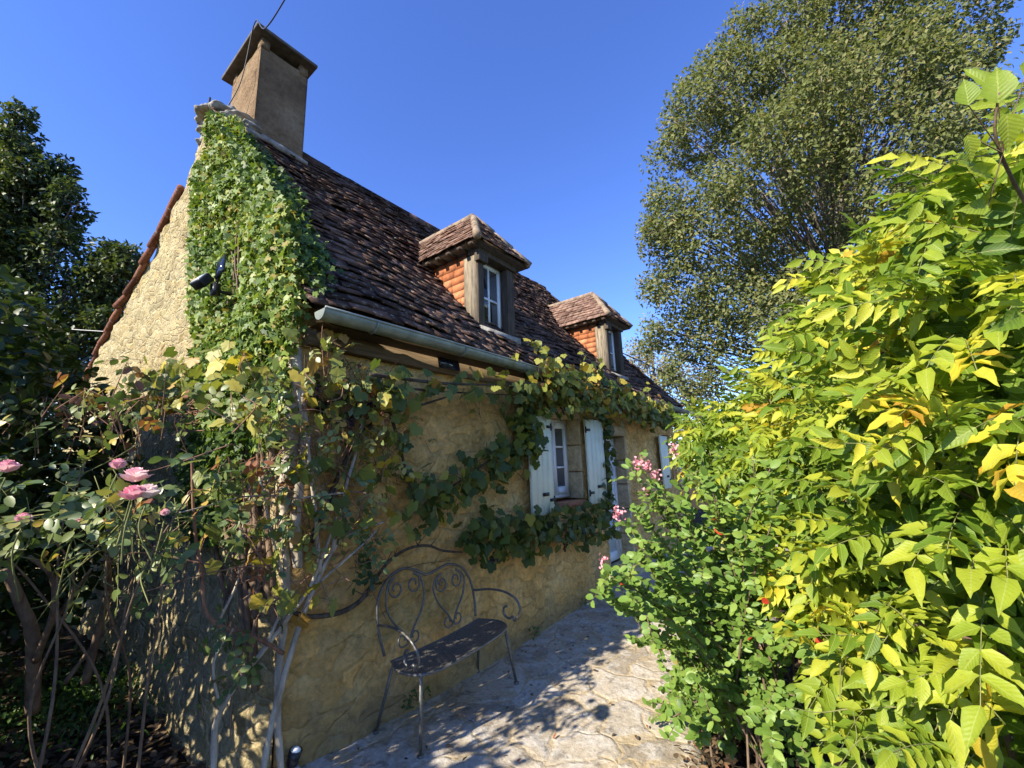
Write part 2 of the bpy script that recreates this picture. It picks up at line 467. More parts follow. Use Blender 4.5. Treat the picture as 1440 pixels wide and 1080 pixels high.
M['grape'] = flat_mat('dark grape', (.035, .015, .03), .35, 0, .4, 40, .05)

# ------------------------------------------------------------------ leaves
def ovate(ts, ws, fold=.12, droop=.15, wave=0.0):
    T, idx = [(0, 0, 0)], []
    for k, (t, w) in enumerate(zip(ts[1:-1], ws[1:-1])):
        z = -droop*t*t
        wv = wave*(1 if k % 2 else -1)
        T += [(t, -w, z+fold*w+wv), (t, 0, z), (t, w, z+fold*w-wv)]
    T.append((1, 0, -droop))
    n = len(ts)-2
    tr, q = [(0, 1, 2), (0, 2, 3)], []
    for k in range(n-1):
        a, b = 1+3*k, 4+3*k
        q += [(a, b, b+1, a+1), (a+1, b+1, b+2, a+2)]
    a, e = 1+3*(n-1), 1+3*n
    tr += [(a, e, a+1), (a+1, e, a+2)]
    return np.array(T, float), np.array(q).reshape(-1, 4), np.array(tr)
def palm(out, cup=.12):
    T = [(0, 0, 0)]
    for a, r in out:
        x, y = r*math.cos(rad(a)), r*math.sin(rad(a))
        T.append((x+.12, y, -cup*(x*x+y*y)+(.05 if len(T) % 2 else -.03)))
    tr = [(0, i, i+1) for i in range(1, len(out))]
    T = np.array(T, float)
    return T, np.zeros((0, 4), int), np.array(tr)
WIST = ovate([0, .10, .27, .48, .70, .87, 1], [0, .30, .48, .45, .26, .08, 0], .20, .20, .035)
OVAL = ovate([0, .2, .5, .8, 1], [0, .38, .5, .36, 0], .14, .12)
FAR = (np.array([(0, 0, 0), (.5, -.5, .08), (1, 0, -.06), (.5, .5, .08)], float), np.zeros((0, 4), int), np.array([(0, 1, 2), (0, 2, 3)]))
GRAPE = palm([(-160, .34), (-138, .50), (-118, .54), (-98, .50), (-78, .62), (-62, .68), (-46, .58), (-28, .66), (-14, .80), (0, .90), (14, .80), (28, .66), (46, .58), (62, .68), (78, .62), (98, .50), (118, .54), (138, .50), (160, .34)], .24)
IVY = palm([(-140, .35), (-115, .50), (-85, .40), (-55, .62), (-30, .46), (0, .92), (30, .46), (55, .62), (85, .40), (115, .50), (140, .35)], .16)

def put(mb, tmpl, P, D, N, L, Wd, tint):
    P, D, N = (np.asarray(x, float).reshape(-1, 3) for x in (P, D, N))
    n = len(P)
    if n == 0: return
    D = norm(D); N = norm(N - D*np.sum(N*D, 1, keepdims=True)); B = np.cross(N, D)
    L = np.broadcast_to(L, n)[:, None, None]; Wd = np.broadcast_to(Wd, n)[:, None, None]
    T, q, t = tmpl
    jit = 1+.25*(rng.random((n, 1, 1))-.5)
    V = P[:, None]+T[None, :, 0:1]*L*D[:, None]+T[None, :, 1:2]*Wd*B[:, None]+T[None, :, 2:3]*jit*L*N[:, None]
    k = len(T); off = (np.arange(n)*k)[:, None, None]
    uv = np.tile(np.stack([T[:, 0], T[:, 1]*2], 1), (n, 1))
    mb.add(V.reshape(-1, 3), (q[None]+off).reshape(-1, 4) if len(q) else None, (t[None]+off).reshape(-1, 3) if len(t) else None,
           np.repeat(np.clip(np.broadcast_to(tint, n), 0, 1), k), uv)

def tn(*size): return np.clip(rng.normal(size=size), -1.8, 1.8)
def rv(n): return norm(rng.normal(size=(n, 3)))

def compound(leaf, stem, P, D, N, L, pairs, ll, lw, tint, tmpl=WIST, r=.0018, droop=.22, jn=.28):
    """pinnate leaves: rachis with paired leaflets and one at the tip"""
    n = len(P)
    D = norm(D); N = norm(N-D*np.sum(N*D, 1, keepdims=True)); B = np.cross(N, D)
    L = np.broadcast_to(L, n).astype(float)
    prev = P
    K = pairs
    for j in range(K+1):
        t = (j+1.0)/(K+1)
        Q = P+D*(L*t)[:, None]-np.array([0, 0, 1.0])*(droop*L*t*t)[:, None]
        stem.sticks(prev, Q, r, r*.8)
        Dc = norm(Q-prev)
        sc = 1-.25*abs(t-.6)
        if j == K:
            put(leaf, tmpl, Q, Dc+.25*rng.normal(size=(n, 3)), N+.3*rng.normal(size=(n, 3)), ll*(.9+.3*rng.random(n)), lw*(.9+.25*rng.random(n)), tint+.05*rng.normal(size=n))
        else:
            for sgn in (-1, 1):
                d = Dc*.55+B*sgn*.9+.16*rng.normal(size=(n, 3))-np.array([0, 0, .18])
                put(leaf, tmpl, Q, d, N+jn*rng.normal(size=(n, 3)), ll*sc*(.8+.35*rng.random(n)), lw*sc*(.8+.35*rng.random(n)), tint+.06*rng.normal(size=n))
        prev = Q

def in_lobes(P, lobes, k=1.0, skip=None):
    m = np.zeros(len(P), bool)
    for i, (c, r) in enumerate(lobes):
        if i == skip: continue
        m |= (((P-c)/r)**2).sum(1) < k*k
    return m
def sample_lobes(lobes, n, lo=.72, hi=1.06, inner=.72):
    w = np.array([np.prod(np.broadcast_to(r, 3))**(2/3) for c, r in lobes]); w /= w.sum()
    P, O = [], []
    for i, (c, r) in enumerate(lobes):
        k = int(n*w[i])
        d = rv(k)
        p = c+d*r*(lo+(hi-lo)*rng.random((k, 1))**.8)
        ok = ~in_lobes(p, lobes, inner, i)
        P.append(p[ok]); O.append(d[ok])
    return np.vstack(P), np.vstack(O)

# ================================================================== SETTING
def ground_sheet(name, x0, x1, y0, y1, step, z, mat, amp=0.0, hole=None):
    nx, ny = int((x1-x0)/step)+1, int((y1-y0)/step)+1
    X, Y = np.meshgrid(np.linspace(x0, x1, nx), np.linspace(y0, y1, ny), indexing='ij')
    P = np.stack([X, Y, np.zeros_like(X)], -1)
    P[..., 2] = z(X, Y)+(amp*fbm(P*5, 4) if amp else 0)
    i, j = np.meshgrid(np.arange(nx-1), np.arange(ny-1), indexing='ij')
    Q = np.stack([i*ny+j, (i+1)*ny+j, (i+1)*ny+j+1, i*ny+j+1], -1).reshape(-1, 4)
    o = MB().add(P.reshape(-1, 3), Q).build(name, mat, smooth=True)
    o["kind"] = "structure"
    return o
rise = lambda X, Y: .03*np.clip(X-2.5, 0, 3)
o = MB().add([(-900, -900, -.06), (900, -900, -.06), (900, 900, -.06), (-900, 900, -.06)], [(0, 1, 2, 3)]).build('ground', M['soil'])
o["kind"] = "structure"
ground_sheet('garden_bed', -3.2, .05, -3.2, 9, .06, lambda X, Y: -.045+.03*np.clip(Y, -1, 1)-.03*np.clip(X+.3, -1, 0), M['soil'], .05)
def path_z(X, Y):
    edge = -1.75-.12*np.sin(X*2.1)-.25*np.clip(1.6-X, 0, 3)
    return rise(X, Y)-.09*np.clip((edge-Y)*6, 0, 1)-.10*np.clip((.10-X-.15*Y)*4, 0, 1)*0
ground_sheet('path', -1.2, 9.5, -2.9, .3, .04, path_z, M['path'], .022)
ground_sheet('planting_bed', .9, 8, -4.4, -1.6, .06, lambda X, Y: rise(X, Y)-.02+.07*np.clip((-1.9-.12*np.sin(X*2.1)-.25*np.clip(1.6-X, 0, 3)-Y)*3, -1, 1), M['soil'], .05)

# ================================================================== COTTAGE
EY, EZ, RY, RZ = -.25, 2.62, 2.345, 5.73           # eave and ridge lines of the front roof slope
SL = (RZ-EZ)/(RY-EY)
roofz = lambda y: EZ+(y-EY)*SL
sag = lambda x: -.05*np.sin(np.clip(x/6.6, 0, 1)*math.pi)
house = thing('stone_cottage', 'old ochre stone cottage with steep brown tiled roof, chimney and two dormers', 'cottage')

# front wall: relief grid with openings
ox = [(2.85, 3.66, 1.17, 2.19), (4.29, 5.10, .18, 2.01), (6.90, 7.50, 1.17, 2.10)]
st = .03
xs = np.arange(0, 7.62, st); zs = np.arange(-.12, 2.72, st)
X, Z = np.meshgrid(xs, zs, indexing='ij')
P = np.stack([X, np.zeros_like(X), Z], -1)
relief = .075*fbm(P*1.4+3, 3)+.07*fbm(P*np.array([6, 6, 9]), 4)+.05*np.abs(fbm(P*14+9, 3))
fade = np.clip(X/.1, 0, 1)
Y = -(relief+.01)*fade-.10*np.clip(1-Z/.9, 0, 1)**1.6*np.clip(.3+X, 0, 1)
for a, b, c, d in ox:
    near = np.clip(np.maximum(np.maximum(a-X, X-b), np.maximum(c-Z, Z-d))/.12, 0, 1)
    Y = Y*near
P[..., 1] = Y
ny = len(zs)
i, j = np.meshgrid(np.arange(len(xs)-1), np.arange(ny-1), indexing='ij')
xc, zc = xs[i]+st/2, zs[j]+st/2
keep = np.ones_like(xc, bool)
for a, b, c, d in ox: keep &= ~((xc > a) & (xc < b) & (zc > c) & (zc < d))
Q = np.stack([i*ny+j, (i+1)*ny+j, (i+1)*ny+j+1, i*ny+j+1], -1)[keep]
MB().add(P.reshape(-1, 3), Q).build('front_wall', M['front_stone'], house, True)
# gable wall, its outline follows the two roof pitches
prof = np.array([(0, 2.93), (2.30, 5.66), (2.42, 5.72), (2.80, 5.70), (2.95, 5.50), (3.15, 5.20), (3.34, 5.04), (4.88, 4.42), (6.92, 3.90), (9.87, 2.72)])
ys = np.concatenate([np.arange(0, 3.5, .03), np.arange(3.5, 9.88, .06)])
top = np.interp(ys, prof[:, 0], prof[:, 1])
tz = np.linspace(0, 1, 130)
Yg, T = np.meshgrid(ys, tz, indexing='ij')
Zg = -.15+(top[:, None]+.15)*T
P = np.stack([np.zeros_like(Yg), Yg, Zg], -1)
rel = .10*fbm(P*1.1+5, 3)+.13*fbm(P*5+2, 4)
P[..., 0] = -(rel+.02)*np.clip(Yg/.12, 0, 1)-.16*np.clip(1-Zg/1.3, 0, 1)**1.5*np.clip(Yg/.5, 0, 1)
nz = len(tz)
i, j = np.meshgrid(np.arange(len(ys)-1), np.arange(nz-1), indexing='ij')
Q = np.stack([i*nz+j, i*nz+j+1, (i+1)*nz+j+1, (i+1)*nz+j], -1).reshape(-1, 4)
MB().add(P.reshape(-1, 3), Q).build('gable_wall', M['gable_stone'], house, True)
mb = MB()
mb.box2((.02, 9.6, -.1), (7.55, 9.85, 2.6)); mb.box2((7.35, .05, -.1), (7.6, 9.6, 2.7))
mb.box2((.10, .32, -.1), (7.3, .36, 2.7))
mb.build('rear_wall', M['front_stone'], house)

def tile_field(mb, P0, U, V, poly, expo, width, thick=.016, lift=.03, jit=1.0, over=1.35, zfun=None):
    """courses of overlapping plain tiles on the plane P0+u*U+v*V; poly is the outline in (u,v)"""
    U, V = norm(U), norm(V); N = np.cross(U, V)
    poly = np.asarray(poly, float)
    vmax, vmin = poly[:, 1].max(), poly[:, 1].min()
    for row in range(int(math.ceil((vmax-vmin)/expo))):
        v0 = vmin+row*expo
        vm = v0+expo*.5
        xs_ = []
        for a in range(len(poly)):
            p, q = poly[a], poly[(a+1) % len(poly)]
            if (p[1] <= vm) != (q[1] <= vm): xs_.append(p[0]+(vm-p[1])*(q[0]-p[0])/(q[1]-p[1]))
        if len(xs_) < 2: continue
        ua, ub = min(xs_), max(xs_)
        u = ua-(.5*width if row % 2 else 0)-rng.random()*.05
        rowj = rng.normal()*.004*jit
        while u < ub-.01:
            w = width*(1+.14*jit*rng.normal()); w = max(w, .5*width)
            a, b = max(u, ua), min(u+w-.004, ub)
            u += w
            if b-a < .03: continue
            dv = rng.normal()*.0045*jit+rowj; up = lift*(1+.28*jit*rng.normal()); tl = rng.normal()*.004*jit
            c = []
            for (uu, sl) in ((a, -1), (b, 1)):
                base = P0+U*uu
                if zfun is not None: base = base+np.array([0, 0, 1.0])*zfun(uu, vm)
                lo = base+V*(v0+dv)+N*(max(up, .006)+tl*sl); hi = base+V*min(v0+expo*over, vmax+.02)+N*.004
                c += [(lo, hi)]
            (l0, h0), (l1, h1) = c
            mb.hexa(np.array([l0, l1, h1, h0, l0+N*thick, l1+N*thick, h1+N*thick, h0+N*thick]))

# roof deck under the tiles and the front slope's courses
RXR, RXE = 6.45, 7.55                               # ridge end, eave end of the hipped right end
slope_len = math.hypot(RY-EY, RZ-EZ)
V_up = np.array([0, RY-EY, RZ-EZ])/slope_len
roof_wave = lambda u, v: float(.035*math.sin(u*1.9+v)+.02*math.sin(u*4.3-v*1.7)) * .8 + float(sag(u))*v/slope_len
mb = MB()
tile_field(mb, np.array([0, EY, EZ]), (1, 0, 0), V_up, [(-.06, 0), (RXE, 0), (RXR, slope_len), (-.06, slope_len)], .098, .155, .016, .026, 1.25, 1.3, roof_wave)
roof = mb.build('roof', M['tile'], house)
dk = np.array([0, .10*SL/math.hypot(1, SL)*-1*-1, -.10])
mb = MB()
mb.add([(.02, EY, EZ-.07), (RXE, EY, EZ-.07), (RXR, RY, RZ-.13), (.02, RY, RZ-.13)], [(0, 1, 2, 3)])
mb.add([(RXE, EY, EZ-.07), (RXE, 5, EZ-.07), (RXR, RY, RZ-.13)], None, [(0, 1, 2)])
mb.add([(.02, EY, EZ-.09), (RXE, EY, EZ-.09), (RXE, .33, EZ-.09), (.02, .33, EZ-.09)], [(3, 2, 1, 0)])
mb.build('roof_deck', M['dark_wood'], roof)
mb = MB()
hv = np.array([RXR-RXE, RY-EY, RZ-EZ])
tile_field(mb, np.array([RXE, EY, EZ]), (0, 1, 0), norm(np.array([RXR-RXE, 0, RZ-EZ])), [(0, 0), (5.2, 0), (RY-EY, math.hypot(RXR-RXE, RZ-EZ))], .1, .16)
mb.build('hip_end', M['tile'], roof)
# rear slopes: short steep pitch, then a long catslide
mb = MB()
for (a, b) in ((2, 3), (3, 5), (6, 9)):
    pass
rp = [(RY, RZ+.0), (2.85, 5.62), (3.15, 5.12), (4.88, 4.50), (6.92, 3.98), (9.95, 2.78)]
for k in range(len(rp)-1):
    (y0, z0), (y1, z1) = rp[k], rp[k+1]
    L_ = math.hypot(y1-y0, z1-z0)
    tile_field(mb, np.array([.02, y1, z1]), (-1, 0, 0), (0, (y0-y1)/L_, (z0-z1)/L_), [(-6.6, 0), (-.12, 0), (-.12, L_), (-6.6, L_)], .2, .3, .02, .03)
mb.build('rear_roof', M['canal_tile'], roof)
# ridge caps
mb = MB()
for k in range(17):
    x = .95+k*.335
    a = np.array([x, RY, RZ-.03+sag(x)+rng.normal()*.008]); b = np.array([x+.37, RY, RZ-.045+sag(x+.37)])
    mb.tube([a, a+(b-a)*.5, b], [.085, .09, .10], 10)
mb.build('ridge_tile', M['tile'], roof, False)
mb = MB()
for k in range(11):
    t0, t1 = k/11, (k+1.12)/11
    a = np.array([RXE, EY, EZ]); b = np.array([RXR, RY, RZ])
    mb.tube([a+(b-a)*t0, a+(b-a)*min(t1, 1)], [.07, .05], 8)
mb.build('hip_tile', M['tile'], roof)
# red half-round verge tiles down the catslide edge of the gable
mb = MB()
for k in range(2, len(rp)-1):
    (y0, z0), (y1, z1) = rp[k], rp[k+1]
    L_ = math.hypot(y1-y0, z1-z0); n_ = max(1, int(L_/.36))
    for q in range(n_):
        t0, t1 = q/n_, (q+1.2)/n_
        a = np.array([-.06+rng.normal()*.012, y0+(y1-y0)*t1, z0+(z1-z0)*t1-.03]); b = np.array([-.05+rng.normal()*.012, y0+(y1-y0)*t0, z0+(z1-z0)*t0-.045+.01*rng.normal()])
        mb.tube([a, (a+b)/2, b], [.048, .044, .038], 9)
mb.build('verge_tile', M['canal_tile'], roof)
# mortar and loose stones capping the gable top
def rock(mb, c, r, n=2, rough=.35):
    import bmesh
    bm = bmesh.new(); bmesh.ops.create_icosphere(bm, subdivisions=n, radius=1)
    V = np.array([v.co[:] for v in bm.verts]); F = np.array([[v.index for v in f.verts] for f in bm.faces]); bm.free()
    V = V*(1+rough*2*fbm(V*1.3+rng.random(3)*20, 3))[:, None]
    mb.add(V*np.asarray(r)+np.asarray(c), None, F)
mb = MB()
for c, r in (((.05, 2.74, 5.69), (.11, .14, .05)), ((.05, 2.84, 5.56), (.08, .08, .05)), ((.06, 2.58, 5.755), (.17, .16, .045)), ((.15, 2.38, 5.75), (.20, .14, .04)),
             ((.10, 2.26, 5.66), (.16, .13, .045)), ((.24, 2.16, 5.60), (.15, .12, .04)), ((.11, 2.08, 5.45), (.13, .12, .04)), ((.27, 2.05, 5.46), (.13, .10, .04)), ((.10, 1.95, 5.29), (.10, .11, .035)), ((.02, 2.70, 5.735), (.10, .10, .05))):
    rock(mb, c, r, 4, .75)
mb.build('gable_capstone', M['mortar'], house, True)
# chimney
cx0, cx1, cy0, cy1, cz = .31, .875, 2.10, 2.98, 6.72
n_ = 22
mb = MB()
def panel(mb, o, u, v, nu, nv, amp, N):
    a, b = np.meshgrid(np.linspace(0, 1, nu), np.linspace(0, 1, nv), indexing='ij')
    P = np.asarray(o)+a[..., None]*np.asarray(u)+b[..., None]*np.asarray(v)
    e = np.minimum(np.minimum(a, 1-a)*8, 1)
    P = P+(amp*fbm(P*5, 4)*e)[..., None]*np.asarray(N)
    i, j = np.meshgrid(np.arange(nu-1), np.arange(nv-1), indexing='ij')
    mb.add(P.reshape(-1, 3), np.stack([i*nv+j, (i+1)*nv+j, (i+1)*nv+j+1, i*nv+j+1], -1).reshape(-1, 4))
tp = .012
panel(mb, (cx0, cy0, 5.0), (cx1-cx0, 0, 0), (0, .02, cz-5.0), 24, 60, .03, (0, -1, 0))
panel(mb, (cx0, cy1, 5.0), (0, cy0-cy1, 0), (0, .0, cz-5.0), 24, 60, .04, (-1, 0, 0))
panel(mb, (cx1, cy0, 5.0), (0, cy1-cy0, 0), (0, 0, cz-5.0), 24, 60, .03, (1, 0, 0))
panel(mb, (cx1, cy1, 5.0), (cx0-cx1, 0, 0), (0, 0, cz-5.0), 24, 60, .03, (0, 1, 0))
chim = mb.build('chimney', M['chimney'], house, True)
mb = MB()
for dx in (cx0+.05, cx1-.05):
    for dy in (cy0+.06, cy1-.06): mb.box2((dx-.05, dy-.05, cz-.03), (dx+.05, dy+.05, cz+.10))
mb.box2((cx0+.06, cy0+.08, cz-.3), (cx1-.06, cy1-.08, cz))
mb.build('chimney_brick', M['chimney'], chim)
mb = MB(); mb.box2((.215, 2.0, cz+.11), (.95, 3.14, cz+.155))
cap = mb.build('chimney_cap', M['cap'], chim)
bv = cap.modifiers.new("bevel", 'BEVEL'); bv.width = .012; bv.segments = 2
mb = MB()
mb.tube(spline([(-.02, 1.9, 5.23), (.30, 2.03, 5.40), (.60, 2.06, 5.42), (.93, 2.10, 5.44)], 8), [.03, .045, .045, .03], 7)
mb.build('chimney_flashing', M['mortar'], chim, True)

# eaves: beam, fascia, gutter
mb = MB(); mb.box2((.02, -.10, 2.42), (7.55, .04, 2.53)); mb.build('eave_beam', M['beam'], house)
mb = MB(); mb.box2((.0, -.23, 2.535), (7.55, -.205, 2.60)); mb.build('eave_board', M['beam'], house)
mb = MB()
gr, gy, gz = .062, -.30, 2.585
ang = np.linspace(math.pi, 2*math.pi, 13)
gx = np.linspace(-.02, 7.75, 40)
for r_, flip in ((gr, False), (gr-.006, True)):
    V = np.array([[(x, gy+r_*math.cos(a), gz+r_*math.sin(a)+.006*math.sin(x*1.3)) for a in ang] for x in gx])
    i, j = np.meshgrid(np.arange(len(gx)-1), np.arange(12), indexing='ij')
    q = np.stack([i*13+j, (i+1)*13+j, (i+1)*13+j+1, i*13+j+1], -1).reshape(-1, 4)
    mb.add(V.reshape(-1, 3), q[:, ::-1] if flip else q)
mb.tube([(x, gy-gr, gz+.004+.006*math.sin(x*1.3)) for x in gx], .009, 7)
capV = np.array([(-.022, gy, gz)]+[(-.022, gy+gr*math.cos(a), gz+gr*math.sin(a)) for a in ang])
mb.add(capV, None, [(0, k+1, k) for k in range(1, 13)])
gut = mb.build('gutter', M['zinc'], house, True)
for k in range(9):
    x = .35+k*.85
    mb = MB(); mb.tube([(x, gy+(gr+.004)*math.cos(a), gz+.006*math.sin(x*1.3)+(gr+.004)*math.sin(a)) for a in ang], .007, 5)
    mb.build('bracket', M['zinc'], gut)

# dormers
def dormer(x0):
    """x0 is the left face; the whole dormer is a timber frame with its own hipped roof"""
    yf, w, zt = .10, .64, 3.93
    zb = roofz(yf)-.02
    mb = MB()
    mb.box2((x0+.004, yf-.004, zb-.12), (x0+.10, yf+.022, zt-.05))  # thin added board paints the shaded front onto the left post
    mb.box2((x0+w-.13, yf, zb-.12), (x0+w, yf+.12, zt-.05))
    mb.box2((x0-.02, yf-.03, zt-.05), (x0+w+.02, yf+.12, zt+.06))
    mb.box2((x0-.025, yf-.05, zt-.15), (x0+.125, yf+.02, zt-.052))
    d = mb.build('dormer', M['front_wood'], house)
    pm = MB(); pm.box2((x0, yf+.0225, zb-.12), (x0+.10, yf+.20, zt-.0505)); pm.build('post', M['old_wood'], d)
    bv = d.modifiers.new("bevel", 'BEVEL'); bv.width = .008; bv.segments = 2
    # soffit and dark rafters under the overhang
    ex0, ex1, ey, ez, apy, apz = x0-.135, x0+w+.16, -.03, zt+.03, .44, 4.60
    xm = (ex0+ex1)/2
    yb = lambda z: EY+(z-EZ)/SL
    mb = MB()
    mb.add([(ex0+.02, ey+.02, ez-.015), (ex1-.02, ey+.02, ez-.015), (ex1-.02, yb(ez), ez-.015), (ex0+.02, yb(ez), ez-.015),
            (ex0+.02, ey+.02, ez+.03), (ex1-.02, ey+.02, ez+.03), (xm, apy, apz-.06), (xm, yb(apz), apz-.06), (ex0+.02, yb(ez), ez+.03), (ex1-.02, yb(ez), ez+.03)],
           [(3, 2, 1, 0), (0, 1, 5, 4), (4, 6, 7, 8), (6, 5, 9, 7), (0, 4, 8, 3), (1, 2, 9, 5)], [(4, 5, 6)])
    for k in range(5):
        yy = ey+.08+k*.17
        mb.box2((ex0-.005, yy, ez-.045), (x0-.002, yy+.05, ez-.018))
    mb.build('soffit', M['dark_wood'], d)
    # tiles: left, right and front slopes
    mb = MB()
    wl = math.hypot(xm-ex0, apz-ez)
    y0, y1, yr_ = ey, yb(ez), yb(apz)
    tile_field(mb, np.array([ex0, yr_+.1, ez]), (0, -1, 0), ((xm-ex0)/wl, 0, (apz-ez)/wl),
               [(yr_+.1-y1-.05, 0), (yr_+.1-y0, 0), (yr_+.1-apy, wl), (.0, wl)], .075, .13, .014, .022, .8)
    tile_field(mb, np.array([ex1, y0, ez]), (0, 1, 0), (-(ex1-xm)/wl, 0, (apz-ez)/wl),
               [(0, 0), (y1-y0+.05, 0), (yr_-y0+.1, wl), (apy-y0, wl)], .075, .13, .014, .022, .8)
    fl = math.hypot(apy-ey, apz-ez)
    tile_field(mb, np.array([ex0, ey, ez]), (1, 0, 0), (0, (apy-ey)/fl, (apz-ez)/fl), [(0, 0), (ex1-ex0, 0), (xm-ex0, fl)], .075, .13, .014, .022, .8)
    mb.build('dormer_roof', M['dormer_tile'], d)
    mb = MB()
    ap = np.array([xm, apy, apz+.005])
    for c in (np.array([ex0, ey, ez+.02]), np.array([ex1, ey, ez+.02])):
        for k in range(3):
            a, b = c+(ap-c)*k/3, c+(ap-c)*min(1, (k+1.15)/3)
            mb.tube([a, (a+b)/2, b], [.050, .045, .036], 9)
    rb = np.array([xm, yr_+.05, apz+.0])
    for k in range(3):
        a, b = rb+(ap-rb)*k/3, rb+(ap-rb)*min(1, (k+1.1)/3)
        mb.tube([a, b], [.05, .055], 9)
    mb.build('hip_cap', M['hip_tile'], d, True)
    # tile-hung cheeks
    for side, xx in ((-1, x0+.02), (1, x0+w-.02)):
        mb = MB()
        ya, yc, zc_ = yf+.20, yb(zt), zt
        if side < 0:
            tile_field(mb, np.array([xx, yc, roofz(ya)-.02]), (0, -1, 0), (0, 0, 1), [(yc-ya-.0, -.0), (yc-ya, zc_-roofz(ya)), (0, zc_-roofz(ya)+.0)], .088, .19, .010, .004, .2, 1.04)
        else:
            tile_field(mb, np.array([xx, ya, roofz(ya)-.02]), (0, 1, 0), (0, 0, 1), [(0, 0), (yc-ya, zc_-roofz(ya)), (0, zc_-roofz(ya))], .088, .19, .010, .004, .2, 1.04)
        mb.add([(xx-side*.004, ya-.02, roofz(ya)-.1), (xx-side*.004, yc+.05, zt), (xx-side*.004, ya-.02, zt)], None, [(0, 1, 2)])
        mb.build('cheek', M['cheek_tile'], d)
    # window
    a, b, c, e, yw = x0+.105, x0+w-.13, zb+.03, zt-.05, yf+.10
    mb = MB()
    fw = .045
    mb.box2((a, yw, c), (a+fw, yw+.05, e)); mb.box2((b-fw, yw, c), (b, yw+.05, e))
    mb.box2((a+fw, yw, c), (b-fw, yw+.05, c+fw+.015)); mb.box2((a+fw, yw, e-fw), (b-fw, yw+.05, e))
    xm2, zm2 = (a+b)/2, (c+e)/2
    mb.box2((xm2-.011, yw+.006, c+fw+.015), (xm2+.011, yw+.04, e-fw)); mb.box2((a+fw, yw+.009, zm2-.011), (b-fw, yw+.037, zm2+.011))
    f = mb.build('window_frame', M['white_paint'], d)
    mb = MB(); mb.box2((a+.02, yw+.02, c+.02), (b-.02, yw+.028, e-.02)); mb.build('pane', M['glass'], d)
    mb = MB(); mb.box2((x0-.02, yf-.05, zb-.06), (x0+w+.03, yf+.11, zb+.028)); mb.build('sill', M['mortar'], d)
    return d
dormer(1.87)
dormer(5.02)

# main window, shutters, door
def casement(x0, x1, z0, z1, yw, rows, name='window', parent=house, curtain=True, jamb=True):
    mb = MB()
    f = .07
    xm = (x0+x1)/2
    mb.box2((x0, yw, z0), (x0+.045, yw+.06, z1)); mb.box2((x1-.045, yw, z0), (x1, yw+.06, z1))
    mb.box2((x0+.045, yw, z0), (x1-.045, yw+.06, z0+.045)); mb.box2((x0+.045, yw, z1-.045), (x1-.045, yw+.06, z1))
    for a, b in ((x0+.045, xm-.002), (xm+.002, x1-.045)):
        mb.box2((a, yw-.018, z0+.047), (a+f, yw+.03, z1-.047)); mb.box2((b-f, yw-.018, z0+.047), (b, yw+.03, z1-.047))
        mb.box2((a+f, yw-.018, z0+.047), (b-f, yw+.03, z0+.047+f+.02)); mb.box2((a+f, yw-.018, z1-.047-f), (b-f, yw+.03, z1-.047))
        for k in range(1, rows):
            zz = z0+.117+(z1-z0-.21)*k/rows
            mb.box2((a+f, yw-.012, zz-.012), (b-f, yw+.024, zz+.012))
    w = mb.build(name, M['white_paint'], parent)
    mb = MB(); mb.box2((x0+.05, yw+.002, z0+.05), (x1-.05, yw+.010, z1-.05)); mb.build('pane', M['glass'], w)
    return w
win = casement(2.86, 3.65, 1.20, 2.18, .17, 3)
mb = MB()
for k in range(4): mb.box2((2.79, .05-.09, 1.14), (2.85, .14, 1.17)) if k == 0 else None
hts = np.linspace(1.17, 2.19, 4)
for a, b in zip(hts[:-1], hts[1:]):
    mb.box2((3.651, -.012-rng.random()*.012, a+.004), (3.70, .26, b-.004))
    mb.box2((2.81, -.012-rng.random()*.012, a+.004), (2.859, .26, b-.004))
mb.box2((2.80, -.02, 2.185), (3.71, .26, 2.32))
jm = mb.build('window_surround', M['jamb_stone'], house)
bv = jm.modifiers.new("bevel", 'BEVEL'); bv.width = .012; bv.segments = 2
mb = MB(); mb.box2((2.78, -.05, 1.10), (3.70, .24, 1.168))
mb.build('window_sill', M['brick'], house)

def shutter(x0, x1, z0, z1, y, hinge_x, tilt=0.0, label=None):
    R = Matrix.Rotation(tilt, 3, 'Z')
    piv = Vector((hinge_x, y, 0))
    def bx(mb, a, b):
        a, b = np.array(a, float), np.array(b, float)
        c = R @ (Vector((a+b)/2)-piv)+piv
        mb.box(c, np.abs(b-a), np.array(R))
    mb = MB()
    n_ = 4
    for k in range(n_):
        a, b = x0+(x1-x0)*k/n_, x0+(x1-x0)*(k+1)/n_
        bx(mb, (a+.0015, y-.03, z0), (b-.0015, y, z1))
    s_ = mb.build('shutter', M['shutter_paint'], house)
    bv = s_.modifiers.new("bevel", 'BEVEL'); bv.width = .003; bv.segments = 1
    for zz in (z0+.14, z1-.14):
        mb = MB()
        d = 1 if hinge_x < (x0+x1)/2 else -1
        bx(mb, (hinge_x-d*.02, y-.037, zz-.016), (hinge_x+d*.10, y-.031, zz+.016))
        mb.tube([(hinge_x, y-.03, zz-.04), (hinge_x, y-.03, zz+.04)], .011, 8)
        mb.build('hinge', M['black_iron'], s_)
    mb = MB()
    xm = (x0+x1)/2
    bx(mb, (xm-.02, y-.045, z0+.19), (xm+.10, y-.031, z0+.225))
    mb.build('latch', M['black_iron'], s_)
    return s_
shutter(2.375, 2.83, 1.09, 2.17, -.075, 2.83, rad(3))
shutter(3.675, 4.11, 1.10, 2.18, -.075, 3.675, rad(-4))
shutter(6.44, 6.88, 1.12, 2.06, -.08, 6.88, rad(2))
shutter(7.51, 7.60, 1.12, 2.06, -.08, 7.51, 0)
casement(6.91, 7.49, 1.20, 2.09, .17, 2)

